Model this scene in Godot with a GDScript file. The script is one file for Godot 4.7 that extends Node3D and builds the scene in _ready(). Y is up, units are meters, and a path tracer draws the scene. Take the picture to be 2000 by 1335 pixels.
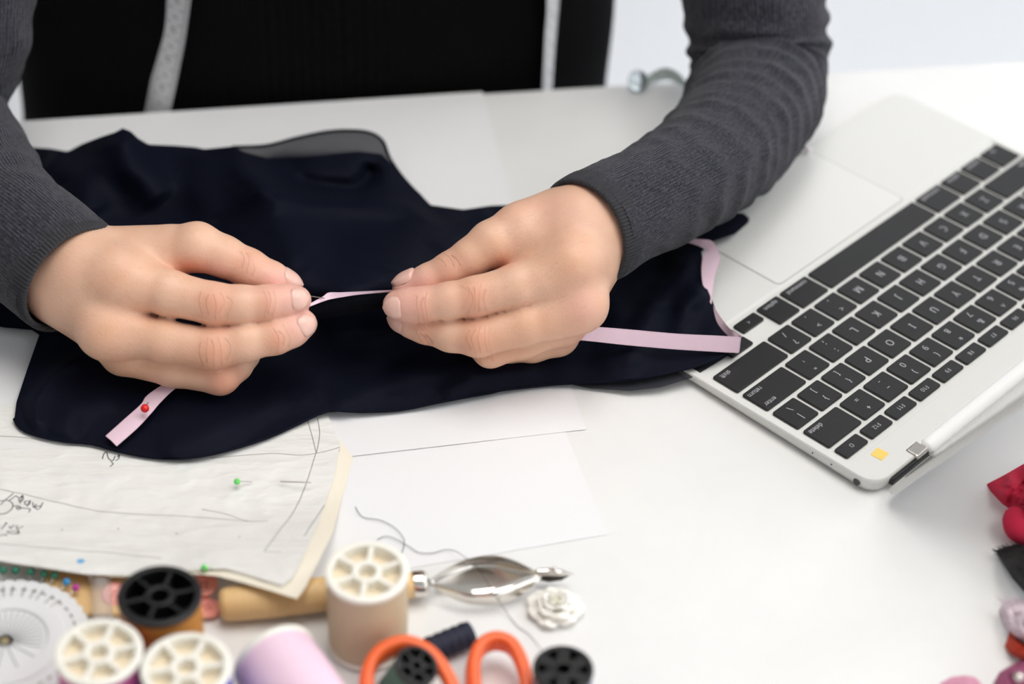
extends Node3D
# A tailor's table seen from above: two hands sewing a ribbon to navy chiffon, laptop, pattern paper, spools and tools.
# Units are metres, the table top is y = 0. Photo pixels (2000 x 1335) become points with at(), which needs a height above the table.

const EYE := Vector3(0.0, 0.709732, 0.838306)
const EX := Vector3(0.999386, 0.02675, -0.022648)
const EY := Vector3(-0.03505, 0.762739, -0.645755)
const EZ := Vector3(0.0, 0.646152, 0.763208)
const FOCAL := 4200.0
const FLOOR_Y := -0.74

var M := {}
var rng := RandomNumberGenerator.new()

func _ready() -> void:
	rng.seed = 7
	view_and_light()
	make_materials()
	room()
	table()
	papers()
	laptop()
	cloth()
	person()
	ribbon()
	notions()
	scraps()

# ---------------------------------------------------------------- camera and light
func view_and_light() -> void:
	var cam := Camera3D.new()
	cam.name = "camera"
	var lens := CameraAttributesPhysical.new()
	lens.frustum_focal_length = 75.5
	lens.frustum_focus_distance = 1.055
	lens.frustum_near = 0.05
	lens.frustum_far = 60.0
	lens.exposure_aperture = 3.7
	cam.attributes = lens
	add_child(cam)
	cam.transform = Transform3D(Basis(EX, EY, EZ), EYE)
	cam.fov = rad_to_deg(2.0 * atan(667.5 / FOCAL))
	cam.current = true
	var we := WorldEnvironment.new()
	we.name = "environment"
	var e := Environment.new()
	e.background_mode = Environment.BG_SKY
	var sm := ProceduralSkyMaterial.new()
	sm.sky_top_color = Color(0.95, 0.97, 1.0)
	sm.sky_horizon_color = Color(0.985, 0.99, 1.0)
	sm.ground_bottom_color = Color(0.62, 0.62, 0.62)
	sm.ground_horizon_color = Color(0.80, 0.81, 0.82)
	var sky := Sky.new()
	sky.sky_material = sm
	e.sky = sky
	e.background_energy_multiplier = 3.4
	e.tonemap_mode = Environment.TONE_MAPPER_LINEAR
	e.tonemap_exposure = 0.695
	e.sdfgi_enabled = true
	e.ssao_enabled = true
	e.ssil_enabled = true
	we.environment = e
	add_child(we)

# ---------------------------------------------------------------- helpers
func at(px: float, py: float, h_mm := 0.0) -> Vector3:
	var d := EX * ((px - 1000.0) / FOCAL) - EY * ((py - 667.5) / FOCAL) - EZ
	return EYE + d * ((h_mm * 0.001 - EYE.y) / d.y)

func tag(o: Node, label: String, category: String, group := "") -> Node:
	o.set_meta("label", label)
	o.set_meta("category", category)
	if group != "":
		o.set_meta("group", group)
	return o

var used := {}
func numbered(n: String) -> String:
	used[n] = used.get(n, -1) + 1
	return n if used[n] == 0 else "%s_%03d" % [n, used[n]]

func thing(called: String, where: Vector3, label: String, category: String, group := "") -> Node3D:
	var o := Node3D.new()
	o.name = numbered(called)
	add_child(o)
	o.position = where
	tag(o, label, category, group)
	return o

func part(called: String, mesh: Mesh, m: Material, parent: Node, where := Transform3D()) -> MeshInstance3D:
	var o := MeshInstance3D.new()
	o.name = called
	o.mesh = mesh
	o.material_override = m
	parent.add_child(o, true)
	o.transform = where
	return o

func solo(called: String, mesh: Mesh, m: Material, label: String, category: String, group := "", where := Transform3D()) -> MeshInstance3D:
	var o := part(numbered(called), mesh, m, self, where)
	tag(o, label, category, group)
	return o

func struct(called: String, mesh: Mesh, m: Material, where := Transform3D()) -> MeshInstance3D:
	var o := part(called, mesh, m, self, where)
	o.set_meta("kind", "structure")
	return o

func place(pos: Vector3, turn := 0.0) -> Transform3D:
	return Transform3D(Basis(Vector3.UP, turn), pos)

# a frame whose y axis runs along dir
func along(pos: Vector3, dir: Vector3) -> Transform3D:
	var y := dir.normalized()
	var x := y.cross(Vector3(0.13, 0.21, 1.0)).normalized()
	if x.length() < 0.5:
		x = y.cross(Vector3.RIGHT).normalized()
	return Transform3D(Basis(x, y, x.cross(y)), pos)

# grid of points -> smooth mesh; rows[j][i]; closed joins the first and last column
func skin(rows: Array, closed := false, uvs: Array = [], both := false) -> ArrayMesh:
	var nr := rows.size()
	var nc: int = rows[0].size()
	var vs := PackedVector3Array()
	var uv := PackedVector2Array()
	var ix := PackedInt32Array()
	var cols := nc + 1 if closed else nc
	for j in nr:
		for i in cols:
			vs.append(rows[j][i % nc])
			uv.append(uvs[j][i] if uvs.size() else Vector2(float(i) / (cols - 1), float(j) / maxf(nr - 1, 1)))
	for j in nr - 1:
		for i in cols - 1:
			var a := j * cols + i
			ix.append_array(PackedInt32Array([a, a + 1, a + cols, a + 1, a + cols + 1, a + cols]))
	var ns := PackedVector3Array()
	ns.resize(vs.size())
	for t in range(0, ix.size(), 3):
		var n := (vs[ix[t + 2]] - vs[ix[t]]).cross(vs[ix[t + 1]] - vs[ix[t]])
		for k in 3:
			ns[ix[t + k]] += n
	if closed:
		for j in nr:
			var s := ns[j * cols] + ns[j * cols + cols - 1]
			ns[j * cols] = s
			ns[j * cols + cols - 1] = s
	for i in ns.size():
		ns[i] = ns[i].normalized() if ns[i].length() > 0.0 else Vector3.UP
	return arrays(vs, ns, uv, ix)

func arrays(vs: PackedVector3Array, ns: PackedVector3Array, uv: PackedVector2Array, ix: PackedInt32Array) -> ArrayMesh:
	var a := []
	a.resize(Mesh.ARRAY_MAX)
	a[Mesh.ARRAY_VERTEX] = vs
	a[Mesh.ARRAY_NORMAL] = ns
	if uv.size():
		a[Mesh.ARRAY_TEX_UV] = uv
	a[Mesh.ARRAY_INDEX] = ix
	var m := ArrayMesh.new()
	m.add_surface_from_arrays(Mesh.PRIMITIVE_TRIANGLES, a)
	return m

func join(list: Array) -> ArrayMesh:
	var st := SurfaceTool.new()
	st.begin(Mesh.PRIMITIVE_TRIANGLES)
	for e in list:
		var t: Transform3D = e[1] if e is Array else Transform3D()
		var m: Mesh = e[0] if e is Array else e
		for s in m.get_surface_count():
			st.append_from(m, s, t)
	return st.commit()

# profile: (radius, height) pairs from bottom to top; hard edges where a point is repeated
func lathe(profile: Array, seg := 40) -> ArrayMesh:
	var runs := [[]]
	for p: Vector2 in profile:
		if runs[-1].size() and runs[-1][-1].is_equal_approx(p):
			runs.append([])
		runs[-1].append(p)
	var list := []
	for run in runs:
		if run.size() < 2:
			continue
		var rows := []
		for p: Vector2 in run:
			var row := PackedVector3Array()
			for i in seg:
				var a := TAU * i / seg
				row.append(Vector3(cos(a) * p.x, p.y, sin(a) * p.x))
			rows.append(row)
		list.append(skin(rows, true))
	return join(list)

# tube along points with radii; flat > 0 squashes the section along the given side vector
func tube(pts: Array, radii: Array, seg := 10, caps := true) -> ArrayMesh:
	var rows := []
	var n := pts.size()
	var side := Vector3.ZERO
	for i in n:
		var t: Vector3 = (pts[mini(i + 1, n - 1)] - pts[maxi(i - 1, 0)]).normalized()
		if i == 0:
			side = t.cross(Vector3(0.21, 0.9, 0.37)).normalized()
		side = (side - t * side.dot(t)).normalized()
		var up := side.cross(t)
		var r: float = radii[mini(i, radii.size() - 1)]
		if caps and i == 0:
			rows.append(ring(pts[0] - t * r * 0.6, side, up, r * 0.02, seg))
			rows.append(ring(pts[0] - t * r * 0.45, side, up, r * 0.7, seg))
		rows.append(ring(pts[i], side, up, r, seg))
		if caps and i == n - 1:
			rows.append(ring(pts[i] + t * r * 0.45, side, up, r * 0.7, seg))
			rows.append(ring(pts[i] + t * r * 0.6, side, up, r * 0.02, seg))
	return skin(rows, true)

func ring(c: Vector3, x: Vector3, y: Vector3, r: float, seg: int) -> PackedVector3Array:
	var out := PackedVector3Array()
	for i in seg:
		var a := TAU * i / seg
		out.append(c + x * cos(a) * r + y * sin(a) * r)
	return out

# Catmull-Rom through points (Vector2, Vector3 or float arrays of equal kind)
func smooth_path(p: Array, per := 8) -> Array:
	var out := []
	for i in p.size() - 1:
		var a = p[maxi(i - 1, 0)]
		var b = p[i]
		var c = p[i + 1]
		var d = p[mini(i + 2, p.size() - 1)]
		for k in per:
			var t := float(k) / per
			out.append(0.5 * (2.0 * b + (c - a) * t + (2.0 * a - 5.0 * b + 4.0 * c - d) * t * t + (3.0 * b - a - 3.0 * c + d) * t * t * t))
	out.append(p[-1])
	return out

func closed_path(p: Array, per := 8) -> Array:
	var n := p.size()
	var out := []
	for i in n:
		var a = p[(i - 1 + n) % n]
		var b = p[i]
		var c = p[(i + 1) % n]
		var d = p[(i + 2) % n]
		for k in per:
			var t := float(k) / per
			out.append(0.5 * (2.0 * b + (c - a) * t + (2.0 * a - 5.0 * b + 4.0 * c - d) * t * t + (3.0 * b - a - 3.0 * c + d) * t * t * t))
	return out

# box with rounded edges all round, centred; size in metres
func rbox(size: Vector3, r: float, seg := 2, corner := -1.0) -> ArrayMesh:
	# outline in xz with corner radius, stacked in y with a bevel r
	var cr := maxf(corner, r)
	var rows := []
	var hy := size.y * 0.5
	var prof := []
	for k in seg + 1:
		var a := PI * 0.5 * k / seg
		prof.append(Vector2(r * (1.0 - sin(a)), -hy + r * (1.0 - cos(a))))
	for k in seg + 1:
		var a := PI * 0.5 * k / seg
		prof.append(Vector2(r * (1.0 - cos(a)), hy - r * (1.0 - sin(a))))
	for p: Vector2 in prof:
		rows.append(rounded_outline(size.x * 0.5 - p.x, size.z * 0.5 - p.x, cr - p.x, p.y))
	var list := [skin(rows, true)]
	list.append(fan(rows[-1], Vector3.UP))
	list.append(fan(rows[0], Vector3.DOWN))
	return join(list)

func rounded_outline(hx: float, hz: float, r: float, y: float, seg := 4) -> PackedVector3Array:
	var out := PackedVector3Array()
	r = maxf(r, 0.00002)
	for c in 4:
		var sx := 1.0 if c == 0 or c == 3 else -1.0
		var sz := 1.0 if c < 2 else -1.0
		for k in seg + 1:
			var a := PI * 0.5 * (c + float(k) / seg)
			out.append(Vector3(sx * (hx - r) + cos(a) * r, y, sz * (hz - r) + sin(a) * r))
	return out

func fan(loop: PackedVector3Array, n: Vector3) -> ArrayMesh:
	var c := Vector3.ZERO
	for p in loop:
		c += p
	c /= loop.size()
	var vs := PackedVector3Array([c])
	vs.append_array(loop)
	var ns := PackedVector3Array()
	var uv := PackedVector2Array()
	for i in vs.size():
		ns.append(n)
		uv.append(Vector2(vs[i].x, vs[i].z))
	var ix := PackedInt32Array()
	for i in loop.size():
		var a := 1 + i
		var b := 1 + (i + 1) % loop.size()
		if (vs[a] - c).cross(vs[b] - c).dot(n) > 0.0:
			ix.append_array(PackedInt32Array([0, b, a]))
		else:
			ix.append_array(PackedInt32Array([0, a, b]))
	return arrays(vs, ns, uv, ix)

func slab(size: Vector3) -> BoxMesh:
	var b := BoxMesh.new()
	b.size = size
	return b

func noise_tex(freq: float, size := 256, type := FastNoiseLite.TYPE_SIMPLEX, oct := 4, lo := Color.BLACK, hi := Color.WHITE, seed_ := 1) -> NoiseTexture2D:
	var t := NoiseTexture2D.new()
	var n := FastNoiseLite.new()
	n.noise_type = type
	n.frequency = freq
	n.fractal_octaves = oct
	n.seed = seed_
	t.noise = n
	t.width = size
	t.height = size
	t.seamless = true
	var g := Gradient.new()
	g.set_color(0, lo)
	g.set_color(1, hi)
	t.color_ramp = g
	return t

func mat(c: Color, rough := 0.6, metal := 0.0) -> StandardMaterial3D:
	var m := StandardMaterial3D.new()
	m.albedo_color = c
	m.roughness = rough
	m.metallic = metal
	m.cull_mode = BaseMaterial3D.CULL_DISABLED
	return m

func tri(m: StandardMaterial3D, scale: float) -> StandardMaterial3D:
	m.uv1_triplanar = true
	m.uv1_scale = Vector3.ONE * scale
	return m

func bump(m: StandardMaterial3D, t: Texture2D, cm: float) -> StandardMaterial3D:
	m.heightmap_enabled = true
	m.heightmap_texture = t
	m.heightmap_scale = cm
	return m

# ---------------------------------------------------------------- materials
func make_materials() -> void:
	var fine := noise_tex(0.05, 256, FastNoiseLite.TYPE_SIMPLEX, 3)
	M.fine = fine
	M.wall = bump(tri(mat(Color(0.93, 0.93, 0.925), 0.9), 2.0), fine, 0.02)
	M.floor = mat(Color(0.93, 0.935, 0.945), 0.35)
	M.ceiling = mat(Color(0.95, 0.95, 0.95), 0.95)
	M.frame = mat(Color(0.90, 0.90, 0.90), 0.4)
	M.glass = mat(Color(1, 1, 1, 0.06), 0.0)
	M.glass.transparency = BaseMaterial3D.TRANSPARENCY_ALPHA
	M.table = tri(mat(Color.WHITE, 0.42), 1.5)
	M.table.albedo_texture = noise_tex(0.02, 256, FastNoiseLite.TYPE_SIMPLEX, 3, Color(0.905, 0.905, 0.90), Color(0.925, 0.925, 0.92), 5)
	M.steel_leg = mat(Color(0.8, 0.8, 0.8), 0.3, 0.8)
	M.white_plastic = mat(Color(0.965, 0.95, 0.91), 0.42)
	M.translucency_tint = mat(Color(0.945, 0.885, 0.775), 0.5)  # white plastic, its warm light from translucency painted into the recess colour
	M.white_plastic.subsurf_scatter_enabled = true
	M.white_plastic.subsurf_scatter_strength = 0.03
	M.black_plastic = mat(Color(0.045, 0.047, 0.052), 0.45)
	M.chrome = mat(Color(0.88, 0.86, 0.83), 0.12, 1.0)
	M.pin_steel = mat(Color(0.75, 0.74, 0.72), 0.25, 1.0)

# ---------------------------------------------------------------- the room
func room() -> void:
	var x0 := -4.5
	var x1 := 1.7
	var z0 := -3.0
	var z1 := 2.6
	var top := 1.95
	var t := 0.12
	var h := top - FLOOR_Y
	var yc := (top + FLOOR_Y) * 0.5
	var cx := (x0 + x1) * 0.5
	var cz := (z0 + z1) * 0.5
	struct("floor", slab(Vector3(x1 - x0 + 2 * t, t, z1 - z0 + 2 * t)), M.floor, place(Vector3(cx, FLOOR_Y - t * 0.5, cz)))
	struct("ceiling", slab(Vector3(x1 - x0 + 2 * t, t, z1 - z0 + 2 * t)), M.ceiling, place(Vector3(cx, top + t * 0.5, cz)))
	struct("wall_left", slab(Vector3(t, h, z1 - z0)), M.wall, place(Vector3(x0 - t * 0.5, yc, cz)))
	struct("wall_front", slab(Vector3(x1 - x0 + 2 * t, h, t)), M.wall, place(Vector3(cx, yc, z1 + t * 0.5)))
	# openings, measured from the lower left corner of each wall
	var back := Rect2(4.75, 0.7, 1.5, 1.85)
	var side := Rect2(0.3, 0.45, 5.0, 2.1)
	var wb := place(Vector3(cx, yc, z0 - t * 0.5))
	var wr := Transform3D(Basis(Vector3.UP, PI * 0.5), Vector3(x1 + t * 0.5, yc, cz))
	struct("wall_back", wall_with_hole(x1 - x0 + 2 * t, h, t, back), M.wall, wb)
	struct("wall_right", wall_with_hole(z1 - z0, h, t, side), M.wall, wr)
	window("window_1", Rect2(side.position - Vector2(z1 - z0, h) * 0.5, side.size), wr, 4)
	window("window_2", Rect2(back.position - Vector2(x1 - x0 + 2 * t, h) * 0.5, back.size), wb, 2)
	for s in [["baseboard_left", Vector3(x0 + 0.008, FLOOR_Y + 0.04, cz), Vector3(0.016, 0.08, z1 - z0)], ["baseboard_right", Vector3(x1 - 0.008, FLOOR_Y + 0.04, cz), Vector3(0.016, 0.08, z1 - z0)], ["baseboard_back", Vector3(cx, FLOOR_Y + 0.04, z0 + 0.008), Vector3(x1 - x0 - 0.032, 0.08, 0.016)]]:
		struct(s[0], rbox(s[2], 0.004), M.frame, place(s[1]))
	# two flat ceiling lights
	for s in [Vector3(0.95, top, 0.35), Vector3(0.05, top, -0.05)]:
		var o := thing("ceiling_light", s, "flat rectangular ceiling light " + ("over the laptop" if s.x > 0.5 else "over the sewing hands"), "light", "ceiling lights")
		part("frame", rbox(Vector3(0.64, 0.05, 1.24), 0.006), M.frame, o, place(Vector3(0, -0.025, 0)))
		var glow := mat(Color(1, 1, 1), 0.6)
		glow.emission_enabled = true
		glow.emission = Color(1.0, 0.985, 0.965)
		glow.emission_energy_multiplier = 4.0
		part("diffuser", rbox(Vector3(0.60, 0.006, 1.20), 0.002), glow, o, place(Vector3(0, -0.053, 0)))
		var l := AreaLight3D.new()
		l.name = "area_light"
		l.area_size = Vector2(0.60, 1.20)
		l.light_energy = 1.25
		l.light_color = Color(1.0, 0.985, 0.965)
		l.area_range = 8.0
		l.area_attenuation = 2.0
		l.shadow_enabled = true
		o.add_child(l)
		l.transform = Transform3D(Basis(Vector3.RIGHT, -PI * 0.5), Vector3(0, -0.062, 0))

# a slab in the local xy plane with a rectangular hole given from its lower left corner
func wall_with_hole(w: float, h: float, t: float, hole: Rect2) -> ArrayMesh:
	var l := []
	var a := hole.position
	var b := hole.end
	l.append([slab(Vector3(a.x, h, t)), place(Vector3(a.x * 0.5 - w * 0.5, 0, 0))])
	l.append([slab(Vector3(w - b.x, h, t)), place(Vector3((b.x + w) * 0.5 - w * 0.5, 0, 0))])
	l.append([slab(Vector3(hole.size.x, a.y, t)), place(Vector3((a.x + b.x) * 0.5 - w * 0.5, a.y * 0.5 - h * 0.5, 0))])
	l.append([slab(Vector3(hole.size.x, h - b.y, t)), place(Vector3((a.x + b.x) * 0.5 - w * 0.5, (b.y + h) * 0.5 - h * 0.5, 0))])
	return join(l)

func window(called: String, r: Rect2, where: Transform3D, panes: int) -> void:
	var f := 0.05
	var l := []
	l.append([rbox(Vector3(r.size.x, f, 0.07), 0.004), place(Vector3(r.get_center().x, r.position.y + f * 0.5, 0))])
	l.append([rbox(Vector3(r.size.x, f, 0.07), 0.004), place(Vector3(r.get_center().x, r.end.y - f * 0.5, 0))])
	for i in panes + 1:
		var x := lerpf(r.position.x + f * 0.5, r.end.x - f * 0.5, float(i) / panes)
		l.append([rbox(Vector3(f, r.size.y, 0.07), 0.004), place(Vector3(x, r.get_center().y, 0))])
	var o := struct(called, join(l), M.frame, where)
	for i in panes:
		var w := (r.size.x - f) / panes
		part("pane", slab(Vector3(w - f, r.size.y - 2 * f, 0.006)), M.glass, o, place(Vector3(r.position.x + f * 0.5 + (i + 0.5) * w, r.get_center().y, 0)))

# ---------------------------------------------------------------- the table
func table() -> void:
	# the far edge runs through two pixels of the photo
	var a := at(30, 235)
	var b := at(1200, 165)
	var d := (b - a).normalized()
	var turn := atan2(-d.z, d.x)
	var inward := Vector3(-d.z, 0, d.x)
	if inward.z < 0:
		inward = -inward
	var mid := a + d * 0.30
	var w := 1.7
	var dep := 0.75
	var c := mid + inward * dep * 0.5
	var o := thing("work_table", Vector3(c.x, FLOOR_Y, c.z), "white table everything lies on", "table")
	o.rotation.y = turn
	var th := 0.03
	part("tabletop", rbox(Vector3(w, th, dep), 0.0025, 3), M.table, o, place(Vector3(0, -FLOOR_Y - th * 0.5, 0)))
	for sx in [-1, 1]:
		for sz in [-1, 1]:
			part("leg", rbox(Vector3(0.05, -FLOOR_Y - th, 0.05), 0.004), M.steel_leg, o, place(Vector3(sx * (w * 0.5 - 0.05), (-FLOOR_Y - th) * 0.5, sz * (dep * 0.5 - 0.05))))

# ---------------------------------------------------------------- papers
func bez(list: Array, t: float) -> Vector2:
	# point at share t of the length of a polyline
	var total := 0.0
	for i in list.size() - 1:
		total += list[i].distance_to(list[i + 1])
	var want := t * total
	for i in list.size() - 1:
		var d: float = list[i].distance_to(list[i + 1])
		if want <= d or i == list.size() - 2:
			return list[i].lerp(list[i + 1], clampf(want / maxf(d, 1e-6), 0.0, 1.0))
		want -= d
	return list[-1]

# four border lines in photo pixels (left and right run down, top and bottom run right) -> grid of world points
func coons(left: Array, right: Array, top: Array, bottom: Array, nu: int, nv: int, height: Callable) -> Array:
	var L := []
	var R := []
	var T := []
	var Bt := []
	for j in nv + 1:
		L.append(bez(left, float(j) / nv))
		R.append(bez(right, float(j) / nv))
	for i in nu + 1:
		T.append(bez(top, float(i) / nu))
		Bt.append(bez(bottom, float(i) / nu))
	var rows := []
	for j in nv + 1:
		var v := float(j) / nv
		var row := PackedVector3Array()
		for i in nu + 1:
			var u := float(i) / nu
			var p: Vector2 = L[j] * (1 - u) + R[j] * u + T[i] * (1 - v) + Bt[i] * v - (L[0] * (1 - u) * (1 - v) + R[0] * u * (1 - v) + L[nv] * (1 - u) * v + R[nv] * u * v)
			row.append(at(p.x, p.y, height.call(p.x, p.y, u, v)))
		rows.append(row)
	return rows

func flat_uv(rows: Array, r: Rect2) -> Array:
	var out := []
	for row in rows:
		var l := PackedVector2Array()
		for p: Vector3 in row:
			l.append((Vector2(p.x, p.z) - r.position) / r.size)
		out.append(l)
	return out

func v2(list: Array) -> Array:
	var out := []
	for i in range(0, list.size(), 2):
		out.append(Vector2(list[i], list[i + 1]))
	return out

func stroke(im: Image, pts: Array, r: Rect2, width: float, ink: Color, strength: float, height_mm := 1.0) -> void:
	var w := im.get_width()
	var h := im.get_height()
	var path := smooth_path(pts, 10)
	var half := width * 0.5
	for i in path.size() - 1:
		var a3 := at(path[i].x, path[i].y, height_mm)
		var b3 := at(path[i + 1].x, path[i + 1].y, height_mm)
		var a := (Vector2(a3.x, a3.z) - r.position) / r.size * Vector2(w, h)
		var b := (Vector2(b3.x, b3.z) - r.position) / r.size * Vector2(w, h)
		var n := int(a.distance_to(b) / maxf(half, 0.6)) + 1
		for k in n:
			var c := a.lerp(b, float(k) / n)
			var reach := int(half) + 1
			for dy in range(-reach, reach + 1):
				for dx in range(-reach, reach + 1):
					var q := Vector2i(int(c.x) + dx, int(c.y) + dy)
					if q.x < 0 or q.y < 0 or q.x >= w or q.y >= h:
						continue
					var s := clampf(half + 0.5 - (Vector2(q) + Vector2(0.5, 0.5)).distance_to(c), 0.0, 1.0) * strength
					if s > 0.0:
						var was := im.get_pixelv(q)
						im.set_pixelv(q, Color(minf(was.r, lerpf(was.r, ink.r, s)), minf(was.g, lerpf(was.g, ink.g, s)), minf(was.b, lerpf(was.b, ink.b, s))))

func papers() -> void:
	var white := bump(tri(mat(Color(0.925, 0.925, 0.93), 0.7), 6.0), M.fine, 0.004)
	# the larger sheet reaches from the table's far edge to below the cloth
	var s2 := skin(coons(v2([600, 845, 560, 1140]), v2([1104, 842, 1188, 1043]), v2([600, 905, 1104, 842]), v2([560, 1150, 1188, 1043]), 30, 14, func(px, py, u, v): return 0.25))
	solo("paper_sheet", s2, white, "smaller blank white sheet under the larger one, its corner near the chrome tool", "paper")
	var s1 := skin(coons(v2([-10, 250, -60, 985]), v2([942, 179, 1000, 400, 1060, 588, 1145, 838]), v2([-10, 240, 942, 179]), v2([-60, 975, 690, 890, 1145, 838]), 60, 60, func(px, py, u, v): return 0.45))
	solo("paper_sheet", s1, white, "large blank white sheet lying under the navy cloth", "paper")
	pattern()

func pattern() -> void:
	var lift := func(px: float, py: float) -> float:
		var low := smoothstep(985.0, 1125.0, py + maxf(0.0, px - 500.0) * 0.15)
		var over := 10.0 + 9.5 * smoothstep(230.0, 500.0, px) + 1.5 * smoothstep(450.0, 560.0, px)
		return 1.2 + low * over
	var wr := FastNoiseLite.new()
	wr.seed = 3
	wr.frequency = 0.012
	var ridge := FastNoiseLite.new()
	ridge.seed = 9
	ridge.fractal_type = FastNoiseLite.FRACTAL_RIDGED
	ridge.frequency = 0.006
	ridge.fractal_octaves = 3
	var top_h := func(px: float, py: float, u: float, v: float) -> float:
		var e := minf(minf(u, 1.0 - u) * 8.0, 1.0)
		return lift.call(px, py) + 0.7 + (wr.get_noise_2d(px, py * 1.6) * 0.6 + e * ridge.get_noise_2d(px * 0.6, py * 1.8) * 0.6) * smoothstep(880.0, 930.0, py)
	var rows := coons(v2([-70, 790, -70, 1085]), v2([635, 797, 665, 868, 652, 935, 622, 1020, 595, 1081, 572, 1128, 551, 1143]), v2([-70, 790, 300, 780, 635, 797]), v2([-70, 1085, 0, 1095, 170, 1121, 320, 1126, 372, 1114, 440, 1110, 490, 1124, 551, 1143]), 120, 60, top_h)
	var r := Rect2(-0.245, 0.03, 0.20, 0.19)
	var w := 1500
	var h := 1425
	var im := Image.create(w, h, false, Image.FORMAT_RGB8)
	var n := FastNoiseLite.new()
	n.frequency = 0.004
	n.fractal_octaves = 4
	var base := n.get_image(w / 8, h / 8)
	base.resize(w, h, Image.INTERPOLATE_CUBIC)
	for y in h:
		for x in w:
			var k := base.get_pixel(x, y).r
			im.set_pixel(x, y, Color(0.930, 0.924, 0.908).lerp(Color(0.905, 0.900, 0.885), k))
	var ink := Color(0.40, 0.39, 0.38)
	for s in [
		[0, 950, 56, 961, 150, 984, 210, 995, 292, 1002, 375, 1006, 487, 1018, 523, 1020], [394, 989, 439, 999, 469, 1012, 491, 1019],
		[617, 877, 596, 942, 574, 995, 544, 1059, 519, 1117], [519, 1117, 535, 1119, 551, 1122], [600, 813, 610, 848, 617, 877], [620, 811, 624, 841, 618, 877],
		[665, 866, 630, 876, 585, 882, 525, 879, 412, 888], [-60, 1066, 0, 1072, 94, 1083, 157, 1091, 210, 1094, 262, 1104, 319, 1115], [-60, 842, 0, 845, 56, 849, 112, 862, 157, 864, 205, 872],
		[663, 870, 654, 938, 622, 1008, 596, 1075], [-60, 940, 0, 950],
	]:
		stroke(im, v2(s), r, 2.6, ink, 0.7, 4.0)
	for s in [
		[-14, 971, 0, 972, 13, 971, 23, 977, 23, 987, 13, 997, 0, 1000, -12, 998], [0, 979, 12, 968, 25, 957], [16, 972, 24, 966, 30, 962, 35, 966], [43, 961, 36, 968, 38, 974, 44, 970, 43, 961, 38, 978],
		[55, 972, 48, 973, 49, 980, 56, 979, 58, 971, 52, 984], [63, 975, 65, 985, 70, 978], [83, 975, 78, 985, 72, 989, 68, 984, 79, 982], [25, 983, 35, 983, 40, 987, 35, 990, 31, 986, 43, 987, 56, 988, 58, 990, 55, 995],
		[3, 1035, 10, 1025, 13, 1020, 10, 1021], [18, 1028, 21, 1033, 25, 1027, 29, 1025], [45, 1028, 36, 1033, 32, 1031, 35, 1025], [35, 1035, 38, 1046, 30, 1046], [15, 1041, 25, 1040, 38, 1042, 30, 1047, 18, 1045, 15, 1041], [-8, 1054, 4, 1051, 13, 1049, 13, 1052],
		[199, 889, 202, 880, 207, 876, 211, 888, 219, 893, 224, 884], [216, 895, 220, 899, 214, 904], [229, 886, 232, 881, 231, 889, 225, 893], [-16, 1030, -8, 1020, -2, 1030],
	]:
		stroke(im, v2(s), r, 3.6, Color(0.22, 0.21, 0.22), 0.8, 4.0)
	# blue mark painted for a pin showing through the tissue, and small specks
	for k in 5:
		var a := TAU * k / 5.0
		stroke(im, [Vector2(157, 1091), Vector2(157 + 4.5 * cos(a), 1091 + 3.5 * sin(a))], r, 14.0, Color(0.45, 0.70, 0.88), 0.8, 12.0)
	for q in [[468, 1060], [318, 880], [345, 1045], [120, 1030], [230, 1029]]:
		stroke(im, [Vector2(q[0], q[1]), Vector2(q[0] + 1.0, q[1])], r, 5.0, Color(0.4, 0.38, 0.36), 0.6, 6.0)
	var m := mat(Color.WHITE, 0.62)
	m.albedo_texture = ImageTexture.create_from_image(im)
	m.texture_repeat = false
	bump(m, wrinkle_tex(), 0.16)
	var o := thing("sewing_pattern", Vector3.ZERO, "creamy tissue sewing pattern with pencil lines and handwriting, pinned to a second layer", "sewing pattern")
	var cream := bump(tri(mat(Color(0.955, 0.925, 0.855), 0.75), 9.0), M.fine, 0.01)
	var under := coons(v2([-70, 800, -70, 1088]), v2([640, 830, 690, 892, 672, 960, 650, 1040, 607, 1124, 598, 1145, 580, 1169]), v2([-70, 800, 640, 830]), v2([-70, 1088, 0, 1098, 170, 1123, 320, 1130, 375, 1120, 424, 1124, 471, 1136, 532, 1154, 580, 1169]), 90, 50, func(px, py, u, v): return lift.call(px, py) - 0.3)
	part("pattern_layer", skin(rows, false, flat_uv(rows, r)), m, o)
	part("backing_layer", skin(under), cream, o)
	# pins: head, shaft in and out of the paper
	var green := mat(Color(0.42, 0.86, 0.42), 0.3)
	glass_pin([463, 940, 6.5], [[478, 940, 5.0], [492, 941, 3.6]], [[548, 940, 4.2], [575, 941, 6.0], [607, 942, 6.0]], green, "green headed pin stuck through the upper part of the pattern", 6.4)
	glass_pin([399, 1108, 19.5], [[415, 1110, 19.3], [428, 1111, 18.0]], [], green, "green headed pin at the lower edge of the pattern", 6.4)

func wrinkle_tex() -> ImageTexture:
	# sharp little creases in crumpled tissue: ridged noise, stretched along the sheet
	var n := FastNoiseLite.new()
	n.seed = 12
	n.fractal_type = FastNoiseLite.FRACTAL_RIDGED
	n.fractal_octaves = 4
	n.frequency = 0.006
	var im := Image.create(768, 768, false, Image.FORMAT_RF)
	for y in 768:
		for x in 768:
			im.set_pixel(x, y, Color(0.5 + 0.5 * n.get_noise_2d(x * 0.6, y * 1.5), 0, 0))
	return ImageTexture.create_from_image(im)

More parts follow.
